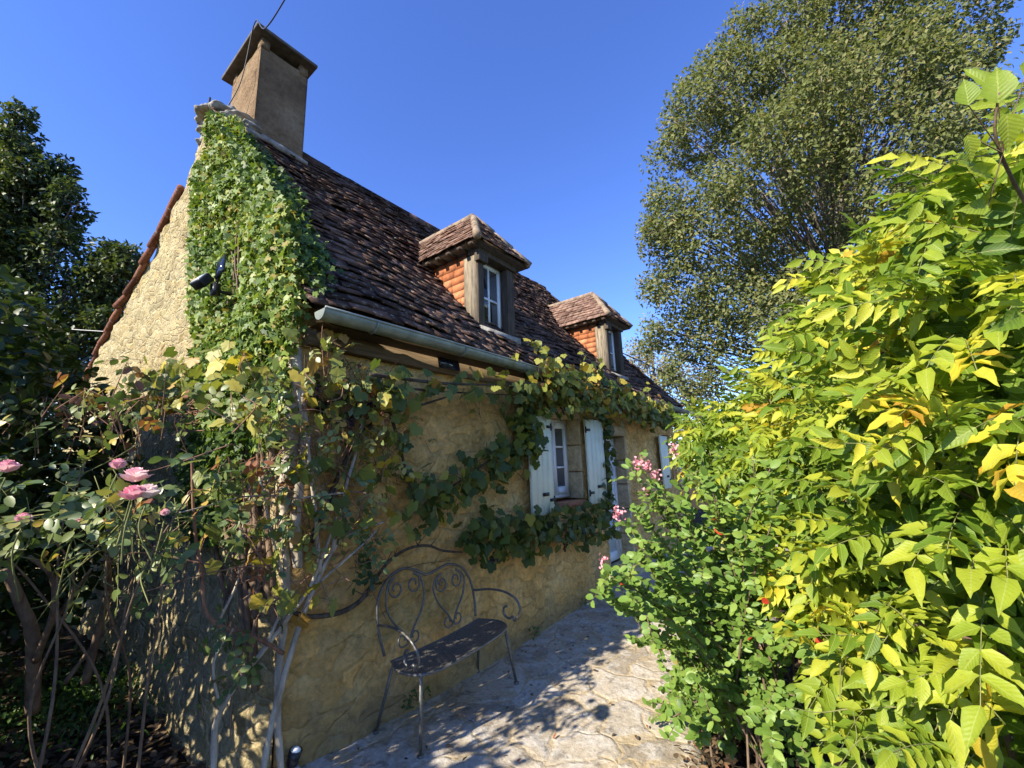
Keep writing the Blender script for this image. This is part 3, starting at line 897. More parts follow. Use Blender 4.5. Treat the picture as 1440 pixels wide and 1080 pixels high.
mb = MB()
f, yw, a, b, c, e = .07, .16, 4.30, 5.09, .20, 2.0
mb.box2((a, yw, c), (a+f, yw+.06, e)); mb.box2((b-f, yw, c), (b, yw+.06, e)); mb.box2((a+f, yw, e-f), (b-f, yw+.06, e))
mb.box2((a+f+.004, yw+.012, c), (a+f+.09, yw+.055, e-f-.004)); mb.box2((b-f-.09, yw+.012, c), (b-f-.004, yw+.055, e-f-.004))
mb.box2((a+f+.09, yw+.012, .88), (b-f-.09, yw+.055, .98)); mb.box2((a+f+.09, yw+.012, e-f-.10), (b-f-.09, yw+.055, e-f-.004)); mb.box2((a+f+.09, yw+.012, c), (b-f-.09, yw+.055, c+.12))
door = mb.build('door', M['white_paint'], house)
mb = MB(); mb.box2((a+f+.08, yw+.03, .95), (b-f-.08, yw+.04, e-f-.08)); mb.build('pane', M['glass'], door)
mb = MB(); mb.box2((a+f+.08, yw+.025, c+.1), (b-f-.08, yw+.045, .90)); mb.box2((a+f+.13, yw+.018, c+.17), (b-f-.13, yw+.03, .84)); mb.build('door_panel', M['door_paint'], door)
mb = MB(); mb.tube(spline([(a+f+.045, yw+.01, 1.02), (a+f+.045, yw-.04, 1.02), (a+f+.16, yw-.045, 1.02)], 6), .009, 7); mb.build('handle', M['black_iron'], door, True)
mb = MB()
for q in np.linspace(.18, 2.01, 6)[:-1]:
    mb.box2((5.091, -.02, q+.004), (5.15, .26, q+.36)); mb.box2((4.25, -.02, q+.004), (4.299, .26, q+.36))
mb.box2((4.22, -.025, 2.012), (5.18, .26, 2.16))
ds = mb.build('door_surround', M['jamb_stone'], house)
bv = ds.modifiers.new("bevel", 'BEVEL'); bv.width = .012; bv.segments = 2
mb = MB(); mb.box2((4.2, -.22, -.05), (5.2, .2, .17))
ds = mb.build('doorstep', M['jamb_stone'], house)
bv = ds.modifiers.new("bevel", 'BEVEL'); bv.width = .02; bv.segments = 3

# ================================================================== BENCH
bench = thing('garden_bench', 'small grey wrought iron bench with heart scroll back against the cottage wall', 'bench')
sz = .42
front = spline([(.60, -.24, sz), (.545, -.36, sz), (.575, -.52, sz), (.72, -.585, sz), (1.0, -.575, sz), (1.28, -.545, sz), (1.45, -.49, sz), (1.51, -.36, sz), (1.46, -.20, sz)], 16)
n = len(front)
back = np.stack([np.linspace(.60, 1.46, n), np.linspace(-.235, -.195, n)-.03*np.sin(np.linspace(0, math.pi, n)), np.full(n, sz)], 1)
mb = MB()
rows = 46
grid = np.stack([front+(back-front)*t for t in np.linspace(0, 1, rows)], 1)
grid[..., 2] -= .012*np.sin(np.linspace(0, math.pi, rows))[None, :]*np.sin(np.linspace(0, math.pi, n))[:, None]
i, j = np.meshgrid(np.arange(n-1), np.arange(rows-1), indexing='ij')
hole = (i % 3 == 1) & (j % 3 == 1) & (j < rows-3) & (j > 2)
Q = np.stack([i*rows+j, (i+1)*rows+j, (i+1)*rows+j+1, i*rows+j+1], -1)
mb.add(grid.reshape(-1, 3), Q[~hole].reshape(-1, 4))
seat = mb.build('seat', M['bench'], bench, True)
sd = seat.modifiers.new("solid", 'SOLIDIFY'); sd.thickness = .004
mb = MB(); mb.tube(np.vstack([front, back[::-1], front[:1]])-np.array([0, 0, .006]), .010, 8, False); mb.build('seat_frame', M['bench'], bench, True)
def heart(cx, w, zt, lean):
    """one open heart: two long curves that meet below and curl inwards at the top"""
    out = []
    for s in (-1, 1):
        pts = [(cx+s*.004, .45), (cx+s*.045, .52), (cx+s*.13*w, .62), (cx+s*.165*w, .72), (cx+s*.14*w, zt-.045), (cx+s*.085*w, zt-.015)]
        # spiral end
        c0 = np.array([cx+s*.075*w, zt-.085])
        for k in range(14):
            th = rad(80)-k*rad(36); rr = .066*w*(1-k/19)
            pts.append((c0[0]-s*(-1)*rr*math.cos(th)*1.0, c0[1]+rr*math.sin(th)))
        P = np.array([(p[0], 0, p[1]) for p in pts])
        out.append(P)
    return out
def yback(x, z): return -.16+.06*(z-.42)/.42-.0*x
def place(P):
    P = P.copy(); P[:, 1] = [yback(a, b) for a, b in zip(P[:, 0], P[:, 2])]
    return P
for cx, w, zt in ((.80, 1.0, .885), (1.22, 1.0, .825)):
    mb = MB()
    for P in heart(cx, w, zt, 0): mb.tube(spline(place(P), 4), .0075, 7)
    # small base curls
    for s in (-1, 1):
        pts = [(cx+s*.006, .44)]
        for k in range(10):
            th = rad(-100)+k*rad(34); rr = .042*(1-k/15)
            pts.append((cx+s*(.052+rr*math.cos(th)), .475+rr*math.sin(th)))
        mb.tube(spline(place(np.array([(p[0], 0, p[1]) for p in pts])), 3), .006, 6)
    mb.build('heart_scroll', M['bench'], bench, True)
mb = MB()
frame_pts = [(.60, .43), (.565, .60), (.575, .76), (.66, .875), (.79, .915), (.90, .885), (1.0, .835), (1.10, .845), (1.23, .862), (1.37, .81), (1.45, .70), (1.475, .56), (1.468, .43)]
mb.tube(spline(place(np.array([(a, 0, b) for a, b in frame_pts])), 8), .010, 8)
mb.build('back_frame', M['bench'], bench, True)
for s, xx in ((-1, .56), (1, 1.47)):
    pts = [(xx, -.14, .62), (xx+s*.02, -.30, .645), (xx+s*.035, -.44, .64), (xx+s*.04, -.545, .60), (xx+s*.035, -.585, .53), (xx+s*.02, -.54, .455)]
    c0 = np.array([-.475, .515])
    for k in range(7):
        th = rad(215)+k*rad(38); rr = .06*(1-k/12)
        pts.append((xx+s*.02, c0[0]+rr*math.cos(th), c0[1]+rr*math.sin(th)))
    mb = MB(); mb.tube(spline(pts, 6), .009, 8); mb.build('armrest', M['bench'], bench, True)
for a, b in (((.585, -.535, .415), (.577, -.545, 0)), ((1.45, -.47, .415), (1.537, -.50, 0)), ((.605, -.25, .415), (.57, -.13, 0)), ((1.455, -.215, .415), (1.509, -.13, 0))):
    mb = MB(); mb.tube([a, (np.array(a)+b)/2+np.array([0, 0, .0]), b], .011, 8); mb.tube([np.array(b), np.array(b)+np.array([0, 0, .012])], .02, 8)
    mb.build('leg', M['bench'], bench, True)

# ================================================================== LAMPS AND CABLES
def flood(name, label, c, sc, yaw):
    t = thing(name, label, 'lamp', 'solar lamps on the gable')
    R = np.array(Matrix.Rotation(yaw, 3, 'Z'))
    R2 = R @ np.array(Matrix.Rotation(rad(35), 3, 'Y'))
    R3 = R @ np.array(Matrix.Rotation(rad(-25), 3, 'X') @ Matrix.Rotation(rad(12), 3, 'Y'))
    c = np.asarray(c, float)
    mb = MB(); mb.box(c, np.array([.05, .06, .10])*sc, R); mb.tube([c, c+R@np.array([.16, 0, 0])*sc], .014*sc, 7); h = mb.build('bracket', M['black_plastic'], t)
    mb = MB(); mb.box(c+R@np.array([-.06, .09, .07])*sc, np.array([.07, .15, .11])*sc, R2); hd = mb.build('lamp_head', M['black_plastic'], t)
    bv = hd.modifiers.new("bevel", 'BEVEL'); bv.width = .008*sc; bv.segments = 2
    mb = MB(); mb.box(c+R@np.array([-.06, .09, .07])*sc+R2@np.array([-.037, 0, 0])*sc, np.array([.006, .12, .085])*sc, R2); mb.build('lens', M['lens'], hd)
    mb = MB(); mb.box(c+R@np.array([-.02, -.09, .17])*sc, np.array([.015, .12, .20])*sc, R3); p_ = mb.build('solar_panel', M['solar'], t)
    mb = MB(); mb.tube([c+np.array([0, 0, .04])*sc, c+R@np.array([-.01, -.08, .12])*sc], .012*sc, 6); mb.build('arm', M['black_plastic'], t)
flood('flood_lamp', 'black solar flood lamp half buried in the ivy on the gable', (-.22, .93, 3.02), .95, 0.15)
flood('flood_lamp', 'black solar lamp on bare stone low by the red tiled gable edge', (-.16, 8.2, 2.95), 1.2, 0.4)
t = thing('solar_panel', 'flat dark blue solar panel fixed under the zinc gutter', 'solar panel')
R = np.array(Matrix.Rotation(rad(-12), 3, 'X'))
mb = MB(); mb.box((1.22, -.13, 2.50), (.23, .022, .125), R); mb.build('panel_case', M['black_plastic'], t)
mb = MB(); mb.box((1.22, -.1425, 2.4975), (.21, .004, .108), R); mb.build('panel_glass', M['solar'], t)
t = thing('spot_lamp', 'small black and white garden spot lamp standing at the wall corner', 'lamp')
c = np.array([.085, .0, .0])
mb = MB(); mb.tube([c+(0, -.06, -.05), c+(0, -.06, .05)], .012, 8); mb.tube([c+(0, -.06, .045), c+(.01, -.075, .115)], [.028, .036], 12); mb.build('lamp_body', M['black_plastic'], t, True)
mb = MB(); mb.tube([c+(.01, -.075, .112), c+(.013, -.081, .128)], [.030, .012], 12); mb.build('lens', M['white_paint'], t, True)
mb = MB(); mb.tube([c+(-.01, -.08, -.02), c+(-.01, -.08, .035)], [.034, .038], 12); mb.build('collar', M['grey_plastic'], t, True)

def cable(name, label, pts, r, mat):
    mb = MB(); mb.tube(spline(pts, 14), r, 5)
    tag(mb.build(name, mat, None, True), label, 'cable')
cable('overhead_cable', 'thin black cable rising from the gable top past the chimney cap into the sky', [(.10, 2.55, 5.78), (.19, 2.28, 6.18), (.185, 1.99, 6.80), at(372, 40, 3.9), at(400, 0, 3.6), at(445, -80, 3.2), at(600, -420, 3.0)], .006, M['cable'])
cable('overhead_cable', 'pale service cable running left from the gable tiles towards the dark tree', [at(160, 467, 6.85), at(130, 465, 7.1), at(100, 463, 7.35), at(40, 458, 7.9), at(-200, 432, 10.2)], .007, M['pale_cable'])
cable('overhead_cable', 'thin dark cable sagging behind the second dormer towards the big oak', [(5.7, .85, 3.95), at(890, 503, 9.5), at(960, 536, 11.5), at(1040, 565, 14)], .012, M['cable'])
mb = MB(); mb.tube([(.0, 2.62, 5.75), (-.0, 2.62, 6.04)], .011, 6); mb.tube([(.0, 2.62, 5.78), (.05, 2.56, 5.80)], .008, 5)
tag(mb.build('roof_spike', M['black_iron']), 'short black iron cable spike standing on the gable top stones', 'spike')

# ================================================================== PLANTS ON THE HOUSE
DOWN = np.array([0, 0, -1.0])
def inpoly(p, poly):
    x, y = p[:, 0], p[:, 1]; poly = np.asarray(poly); r = np.zeros(len(p), bool)
    for k in range(len(poly)):
        (x0, y0), (x1, y1) = poly[k], poly[(k+1) % len(poly)]
        c = ((y0 > y) != (y1 > y)) & (x < (x1-x0)*(y-y0)/(y1-y0+1e-12)+x0)
        r ^= c
    return r
# --- ivy: mat on the gable, lapping over the roof edge
ivy = thing('ivy', 'glossy green ivy covering the gable edge up to the chimney', 'ivy')
lf, stm = MB(), MB()
poly = [(2.10, 5.42), (1.45, 5.0), (1.0, 4.49), (.52, 3.96), (.17, 3.55), (-.1, 3.15), (-.2, 2.85), (-.2, 2.55), (-.1, 2.35), (-.1, 2.0), (.1, 1.75), (.7, 1.85), (1.25, 2.1), (1.75, 2.35), (1.85, 3.0), (2.0, 3.7), (2.08, 4.2), (2.12, 4.9)]
p = np.stack([rng.uniform(-.3, 2.5, 34000), rng.uniform(1.6, 5.5, 34000)], 1)
p += .07*rng.normal(size=p.shape)
edge_keep = inpoly(p+.10*np.stack([fbm(np.c_[p*3, p[:, :1]*0], 3), fbm(np.c_[p*3+9, p[:, :1]*0], 3)], 1)*2, poly)
p = p[edge_keep]
thick = .05+.16*np.clip(.5+fbm(np.c_[p*2.2, p[:, :1]*0+4], 3)*2.2, 0, 1)
dens = fbm(np.c_[p*4.5, p[:, :1]*0+1], 3)
kp = rng.random(len(p)) < np.clip(.8+dens*1.5, .12, 1)
p, thick = p[kp], thick[kp]
P = np.c_[-thick*rng.random(len(p))**.5-.02, p]
n = len(P)
Nn = np.array([-1.0, -.25, .35])+.55*rng.normal(size=(n, 3))
Dd = DOWN+.75*rng.normal(size=(n, 3))
clump = .5+fbm(P*2.5, 3)*.9
put(lf, IVY, P, Dd, Nn, rng.uniform(.035, .062, n), rng.uniform(.036, .062, n), clump+.2*rng.normal(size=n)+.14)
# over the roof edge
rpoly = [(-.1, .55), (.10, .75), (.16, 1.3), (.16, 1.65), (.26, 2.1), (.24, 2.6), (.14, 3.2), (.06, 3.6), (-.12, 3.6)]
q = np.stack([rng.uniform(-.15, .5, 6000), rng.uniform(0, 3.8, 6000)], 1)
q = q[inpoly(q+.05*rng.normal(size=q.shape), [(a, b-.45) for a, b in rpoly])]
h = .03+.13*rng.random(len(q))
Nr = np.cross((1, 0, 0), V_up)
P = np.array([0, EY, EZ])+q[:, :1]*np.array([1, 0, 0])+q[:, 1:]*V_up+h[:, None]*Nr
n = len(P)
put(lf, IVY, P, -V_up+.7*rng.normal(size=(n, 3)), Nr+np.array([-.5, 0, 0])+.5*rng.normal(size=(n, 3)), rng.uniform(.035, .06, n), rng.uniform(.036, .06, n), .35+.22*rng.normal(size=n))
# dark patch low on the gable
q = np.stack([rng.uniform(.35, 1.7, 3500), rng.uniform(1.1, 2.2, 3500)], 1)
q = q[inpoly(q+.08*rng.normal(size=q.shape), [(.4, 2.1), (1.2, 2.15), (1.65, 1.8), (1.5, 1.3), (.9, 1.15), (.4, 1.4)])]
n = len(q)
put(lf, IVY, np.c_[-.04-.14*rng.random(n), q], DOWN+.7*rng.normal(size=(n, 3)), np.array([-1, -.2, .3])+.5*rng.normal(size=(n, 3)), rng.uniform(.04, .065, n), rng.uniform(.04, .065, n), .25+.2*rng.normal(size=n))
lf.build('leaves', M['ivy_leaf'], ivy)
for k in range(16):
    y0, z0 = rng.uniform(.0, .5), rng.uniform(.3, 1.2)
    y1 = rng.uniform(.2, 2.1); z1 = min(rng.uniform(2.5, 4.6), 2.55+1.05*y1)
    pts = [(-.05-.04*rng.random(), y0+(y1-y0)*t+.12*rng.normal(), z0+(z1-z0)*t) for t in np.linspace(0, 1, 7)]
    stm.tube(spline(pts, 5), [.018, .006], 6)
stm.build('stems', M['twig'], ivy, True)

# --- grapevine along the front wall
vine = thing('grapevine', 'grapevine with yellowing leaves trained along the front wall round the window', 'grapevine')
lf, stm, grp = MB(), MB(), MB()
def vine_run(pts, n, spread, yoff, tint, size=(.05, .10), droop=.06, light=0.0):
    C = spline(pts, 14)
    k = rng.integers(0, len(C), n)
    off = tn(n, 3)*np.array(spread)
    P = C[k]+off
    P[:, 1] = np.minimum(P[:, 1], -.03)-yoff*rng.random(n)
    P[:, 2] -= droop*rng.random(n)
    put(lf, GRAPE, P, DOWN*1.0+np.array([0, -.25, 0])+.75*rng.normal(size=(n, 3)), np.array([-.2, -1.0, .45])+.5*rng.normal(size=(n, 3)),
        rng.uniform(*size, n), rng.uniform(*size, n)*1.05, tint+.2*rng.normal(size=n))
    j = rng.random(n) < .55
    stm.sticks(C[k][j], P[j], .0018, .0012)
    stm.tube(C, [.014, .006], 6)
    return C
vine_run([(.15, -.1, 2.05), (.56, -.10, 2.2), (1.27, -.12, 2.25), (2.3, -.14, 2.33)], 60, (.12, .06, .09), .08, .64)
vine_run([(2.2, -.14, 2.33), (3.2, -.2, 2.42), (4.7, -.25, 2.42), (6.3, -.2, 2.35)], 300, (.15, .09, .11), .14, .56)
vine_run([(2.3, -.40, 2.58), (2.9, -.42, 2.55), (3.7, -.44, 2.56), (4.9, -.42, 2.50), (5.8, -.38, 2.48), (6.9, -.3, 2.4)], 380, (.16, .06, .09), .05, .74, (.06, .10))
vine_run([(2.3, -.12, 2.2), (2.25, -.10, 1.85), (1.9, -.08, 1.72), (1.4, -.08, 1.50), (1.05, -.07, 1.36)], 260, (.13, .04, .11), .08, .48)
vine_run([(1.5, -.08, 1.06), (1.9, -.10, 1.04), (2.5, -.12, .98), (3.3, -.14, .94), (3.95, -.14, .93)], 400, (.12, .05, .12), .12, .40)
vine_run([(4.15, -.12, 2.3), (4.2, -.12, 1.9), (4.12, -.12, 1.5), (4.1, -.12, 1.05)], 90, (.06, .04, .09), .06, .30)
vine_run([(.62, -.1, 2.1), (.72, -.12, 1.8), (.85, -.1, 1.45), (.95, -.1, 1.25)], 26, (.08, .05, .08), .08, .56)
vine_run([(2.2, -.14, 2.3), (2.35, -.16, 2.0), (2.42, -.16, 1.8)], 70, (.05, .03, .10), .06, .45)
vine_run([(.3, -.36, 2.22), (.9, -.38, 2.24), (1.6, -.39, 2.32), (2.4, -.40, 2.45)], 70, (.12, .05, .08), .06, .68, (.055, .095))
vine_run([(2.5, -.36, 2.36), (3.4, -.38, 2.38), (4.6, -.38, 2.36), (6.2, -.34, 2.32)], 170, (.14, .05, .09), .06, .70, (.05, .085))
# shoots standing above the gutter
for (x, y, z, hgt) in ((2.15, -.42, 2.62, .22), (2.35, -.42, 2.60, .15), (2.55, -.40, 2.58, .18), (3.15, -.42, 2.60, .2), (3.5, -.42, 2.6, .3), (4.4, -.4, 2.55, .2), (5.3, -.38, 2.5, .25), (1.75, -.30, 2.45, .2)):
    tip = np.array([x+.05*rng.normal(), y, z+hgt])
    C = spline([(x, y, z-.15), (x+.03, y-.02, z+hgt*.4), tip], 8)
    stm.tube(C, [.004, .002], 5)
    kk = rng.integers(4, len(C), 9); n = 9
    put(lf, GRAPE, C[kk]+.035*rng.normal(size=(n, 3)), rv(n)+np.array([0, 0, -.3]), np.array([-.7, -.6, .5])+.4*rng.normal(size=(n, 3)), rng.uniform(.05, .09, n), rng.uniform(.05, .09, n), .78+.13*rng.normal(size=n))
lf.build('leaves', M['grape_leaf'], vine)
# bare old cane arching over the bench
stm.tube(spline([(-.02, -.11, .86), (.12, -.12, .79), (.30, -.12, .765), (.44, -.12, .80), (.54, -.12, .90), (.66, -.12, 1.0), (.82, -.12, 1.05), (1.0, -.12, 1.04), (1.15, -.12, .98), (1.36, -.12, .93)], 8), [.012, .016, .012, .010, .008], 7)
for c_ in ((.45, .83), (.63, .99), (.70, 1.02), (.9, 1.06), (1.02, 1.03)):
    for k in range(2):
        a = np.array([c_[0], -.12, c_[1]]); stm.sticks([a], [a+np.array([.05*rng.normal(), -.03, .03+.06*rng.random()])], .005, .002)
stm.tube(spline([(.45, -.13, .80), (.60, -.14, .88), (.85, -.14, .93), (1.2, -.14, .90)], 6), .0025, 5)
for pts, r_ in (([(.10, -.10, 1.2), (.35, -.1, 1.75), (.55, -.11, 2.0), (.62, -.12, 2.2)], [.02, .012]), ([(.55, -.1, 2.0), (.85, -.1, 2.08), (1.2, -.12, 2.2)], [.014, .008]),
                ([(4.1, -.1, .9), (4.15, -.12, 1.5), (4.2, -.12, 2.3)], [.015, .010])):
    stm.tube(spline(pts, 10), r_, 7)
stm.build('stems', M['dark_vine'], vine, True)
for (x, z) in ((.20, 2.30), (.05, 2.15), (.30, 2.0), (.42, 2.08), (1.68, .83), (3.05, 2.3), (2.9, .80)):
    mb = MB()
    for k in range(26):
        t_ = rng.random()
        rock(mb, (x+.03*(1-t_)*rng.normal(), -.16+.03*(1-t_)*rng.normal(), z-.12*t_), (.011, .011, .011), 1, .05)
    mb.build('grape_bunch', M['grape'], vine, True)

# --- tangle of climbing rose on the corner
rose = thing('climbing_rose', 'sprawling climbing rose with pale woody canes on the cottage corner', 'climbing rose')
canes, twigs, lf = MB(), MB(), MB()
cane_paths = [
    ([(-.33, -.1, -.03), (-.315, -.1, .25), (-.305, -.1, .48), (-.115, -.1, .70), (.073, -.12, .915), (.164, -.14, 1.12), (.25, -.15, 1.4)], [.015, .014, .011, .008]),
    ([(-.09, -.08, -.02), (-.045, -.1, .37), (.064, -.12, .796), (.157, -.13, 1.017), (.223, -.13, 1.123), (.309, -.14, 1.211), (.588, -.14, 1.265)], [.017, .016, .013, .007]),
    ([(-.341, -.1, .909), (-.278, -.1, 1.072), (-.28, -.1, 1.27), (-.25, -.1, 1.5)], [.007, .003]),
    ([(.223, -.13, 1.12), (.287, -.14, 1.49), (.376, -.14, 1.81), (.40, -.15, 2.1)], [.014, .008]),
    ([(.157, -.13, 1.02), (.10, -.14, 1.35), (.04, -.15, 1.7), (-.05, -.15, 2.1)], [.015, .009]),
    ([(.073, -.12, .915), (.20, -.13, 1.0), (.42, -.15, 1.14), (.52, -.16, 1.22)], [.010, .005]),
    ([(-.305, -.1, .48), (-.36, -.12, .72), (-.30, -.16, .86)], [.009, .004]),
    ([(-.115, -.1, .70), (-.05, -.14, .95), (-.16, -.18, 1.3), (-.25, -.2, 1.6)], [.010, .005]),
    ([(.3, -.16, 1.48), (.0, -.18, 1.47), (-.3, -.2, 1.50), (-.6, -.25, 1.45)], [.006, .003]),
]
for pts, r_ in cane_paths:
    canes.tube(spline(pts, 9), r_, 8)
twigs.tube(spline([(-.02, -.1, .64), (-.144, -.12, .746), (-.397, -.14, .924), (-.459, -.15, 1.157), (-.512, -.16, 1.39), (-.55, -.16, 1.7)], 9), [.011, .009, .006], 7)
V = np.concatenate(canes.V); canes.V = [V+.012*np.stack([fbm(V*np.array([14, 14, 9])+k*7, 4) for k in range(3)], 1)]; canes.A = [np.concatenate(canes.A)]; canes.UV = [np.concatenate(canes.UV)]
canes.build('canes', M['old_vine'], rose, True)
def rose_spray(lf, tw, C0, n, spread, tint, ll=.05, lo=None):
    """n compound leaves round a centre, each on its own arching twig"""
    P = C0+tn(n, 3)*np.array(spread)
    if lo is not None: P = P[P[:, 2] > lo]
    n = len(P)
    D = norm(rng.normal(size=(n, 3))+np.array([-.2, -.3, -.25]))
    compound(lf, tw, P, D, TO_SUN+np.array([0, -.4, .25])+.45*rng.normal(size=(n, 3)), rng.uniform(.07, .13, n), 2, ll, ll*.62, tint+.2*rng.normal(size=n), OVAL, .0015, .25)
    return P
for c_, n_, sp, ti in (((-.05, -.17, 1.85), 60, (.22, .08, .28), .60), ((-.28, -.18, 1.55), 32, (.16, .08, .22), .55), ((.30, -.18, 1.62), 36, (.18, .06, .26), .62),
                       ((.22, -.17, 2.15), 40, (.2, .06, .14), .62), ((.62, -.17, 1.75), 14, (.16, .06, .22), .62), ((.38, -.16, 1.25), 20, (.14, .05, .14), .5),
                       ((-.20, -.18, 1.12), 12, (.16, .06, .16), .4), ((.48, -.15, 1.0), 10, (.05, .03, .08), .15), ((-.34, -.16, .72), 14, (.10, .06, .12), .35), ((-.75, .9, 2.05), 60, (.25, .5, .10), .6)):
    P = rose_spray(lf, twigs, np.array(c_), n_, sp, ti+.12)
    B = P+np.array([.03, .03, -.10])+.06*rng.normal(size=P.shape)
    twigs.sticks(B, P, .003, .002)
# dry arching twigs
for k in range(60):
    a = np.array([rng.uniform(-.45, .5), rng.uniform(-.25, -.08), rng.uniform(.9, 2.1)])
    b = a+np.array([rng.normal()*.25, -.05*rng.random(), rng.normal()*.22]); m_ = (a+b)/2+.06*rng.normal(size=3)
    twigs.tube(spline([a, m_, b], 6), [.004, .002], 5)
for k in range(26):                                # long bare twigs over the gable foot
    a = np.array([-.10, rng.uniform(.3, 1.0), rng.uniform(1.9, 2.3)]); b = np.array([-.22, rng.uniform(1.2, 2.6), rng.uniform(1.95, 2.35)])
    twigs.tube(spline([a, (a+b)/2+np.array([-.08, 0, .08*rng.normal()+.05]), b], 7), [.005, .002], 5)
twigs.build('twigs', M['red_stem'], rose, True)
lf.build('leaves', M['rose_leaf'], rose)
# yellow vine leaves among the roses belong to a second, younger vine
yv = thing('young_vine', 'young vine with yellow and lime leaves mixed into the rose tangle at the corner', 'vine')
lf, tw = MB(), MB()
for c_, n_, sp, ti in (((.10, -.22, 2.40), 16, (.14, .05, .12), .86), ((.35, -.2, 1.95), 34, (.22, .05, .18), .86), ((-.1, -.22, 1.75), 40, (.25, .05, .25), .72), ((.45, -.2, 1.5), 24, (.18, .05, .2), .80), ((-.15, -.2, 1.3), 14, (.15, .05, .12), .8),
                       ((-.25, 1.3, 2.28), 90, (.06, .55, .12), .74), ((-.22, 2.2, 2.35), 70, (.06, .6, .16), .60), ((-.25, 3.2, 2.3), 80, (.08, .7, .3), .5), ((-.15, .35, 2.2), 60, (.06, .25, .15), .6), ((.0, -.2, 1.0), 12, (.1, .05, .1), .85)):
    P = np.array(c_)+tn(n_, 3)*np.array(sp)
    put(lf, GRAPE, P, DOWN+.8*rng.normal(size=(n_, 3)), np.array([-.7, -.6, .5])+.5*rng.normal(size=(n_, 3)), rng.uniform(.05, .10, n_), rng.uniform(.05, .10, n_), ti+.17*rng.normal(size=n_))
    tw.sticks(P+np.array([.02, .02, .02])+.06*rng.normal(size=P.shape), P, .0018, .001)
lf.build('leaves', M['grape_leaf'], yv)
tw.tube(spline([(.16, -.12, 1.3), (.3, -.16, 1.7), (.40, -.18, 2.0), (.25, -.2, 2.3), (.05, -.2, 2.5)], 8), [.006, .003], 6)
tw.build('stems', M['twig'], yv, True)
# old gnarled trunk on the corner
tr = thing('old_vine_trunk', 'thick pale gnarled old trunk climbing the corner under the ivy', 'trunk')
mb = MB()
C = spline([(.03, -.05, -.05), (-.02, -.05, .5), (.0, -.05, 1.0), (-.05, -.06, 1.45), (-.04, -.06, 1.75), (-.05, -.06, 2.0), (-.03, -.04, 2.25), (.0, .0, 2.4)], 14)
mb.tube(C, [.016, .018, .022, .045, .05, .045, .025], 12)
C2 = C+np.array([.055, -.045, 0])+.02*np.sin(np.linspace(0, 14, len(C)))[:, None]*np.array([1, .4, 0])
mb.tube(C2[30:-16], [.03, .035, .02], 9)
V = np.concatenate(mb.V); mb.V = [V+.05*np.stack([fbm(V*np.array([9, 9, 4])+k*7, 4) for k in range(3)], 1)]; mb.A = [np.concatenate(mb.A)]; mb.UV = [np.concatenate(mb.UV)]
mb.build('trunk', M['old_vine'], tr, True)

# ================================================================== ROSE BUSH (left)
rb = thing('rose_bush', 'tall rose bush with pink blooms in front of the shaded gable', 'rose bush')
lf, tw, cn = MB(), MB(), MB()
sites = []
for (px, py, d, n_, s_) in ((30, 720, 1.5, 26, .13), (90, 700, 1.55, 22, .12), (150, 705, 1.5, 30, .11), (215, 715, 1.6, 26, .12), (270, 690, 1.7, 22, .12), (60, 760, 1.6, 22, .13), (150, 770, 1.65, 18, .13), (240, 770, 1.7, 16, .12),
                           (285, 715, 1.9, 20, .11), (250, 660, 1.65, 10, .05), (-40, 740, 1.5, 22, .14), (215, 850, 1.95, 8, .07), (120, 650, 1.9, 10, .10), (40, 650, 1.9, 16, .14)):
    c = at(px, py, d*1.10)
    rose_spray(lf, tw, c, int(n_*(.55 if px < 240 else .36)), (s_*1.15, s_*1.15, s_*.55), .55, .048)
    sites.append(c)
lf.build('leaves', M['rose_leaf'], rb)
bases = [np.array([-.75, .25, 0.0]), np.array([-.62, .05, 0]), np.array([-.95, -.15, 0]), np.array([-.5, .5, 0])]
for k, c in enumerate(sites[::2]):
    b = bases[k % 4]+.05*rng.normal(size=3)*np.array([1, 1, 0])
    m1 = b+(c-b)*.35+np.array([.07*rng.normal(), .07*rng.normal(), .14]); m2 = b+(c-b)*.75+np.array([.07*rng.normal(), .07*rng.normal(), .08])
    cn.tube(spline([b, m1, m2, c], 8), [.008, .005, .003], 7)
    for q in range(7):
        t_ = m2+(c-m2)*rng.random(); e_ = t_+.15*rng.normal(size=3)
        tw.tube(spline([t_, (t_+e_)/2+.03*rng.normal(size=3), e_], 4), [.003, .0015], 5)
for (pts, r_) in (([at(46, 1000, 2.1), at(46, 897, 2.0), at(30, 850, 1.95), at(8, 800, 1.9)], [.03, .02]), ([at(50, 930, 2.0), at(75, 860, 1.9), at(72, 810, 1.85), at(40, 782, 1.8)], [.014, .008]),
                  ([at(120, 960, 2.3), at(140, 880, 2.3), at(152, 830, 2.2), at(150, 780, 2.0)], [.02, .012]), ([at(55, 905, 2.0), at(100, 840, 1.9), at(128, 800, 1.8)], [.010, .005]), ([at(92, 960, 2.2), at(125, 915, 2.2), at(190, 840, 2.0)], [.012, .004])):
    cn.tube(spline(pts, 9), r_, 8)
cn.build('canes', M['twig'], rb, True)
tw.build('twigs', M['green_stem'], rb, True)
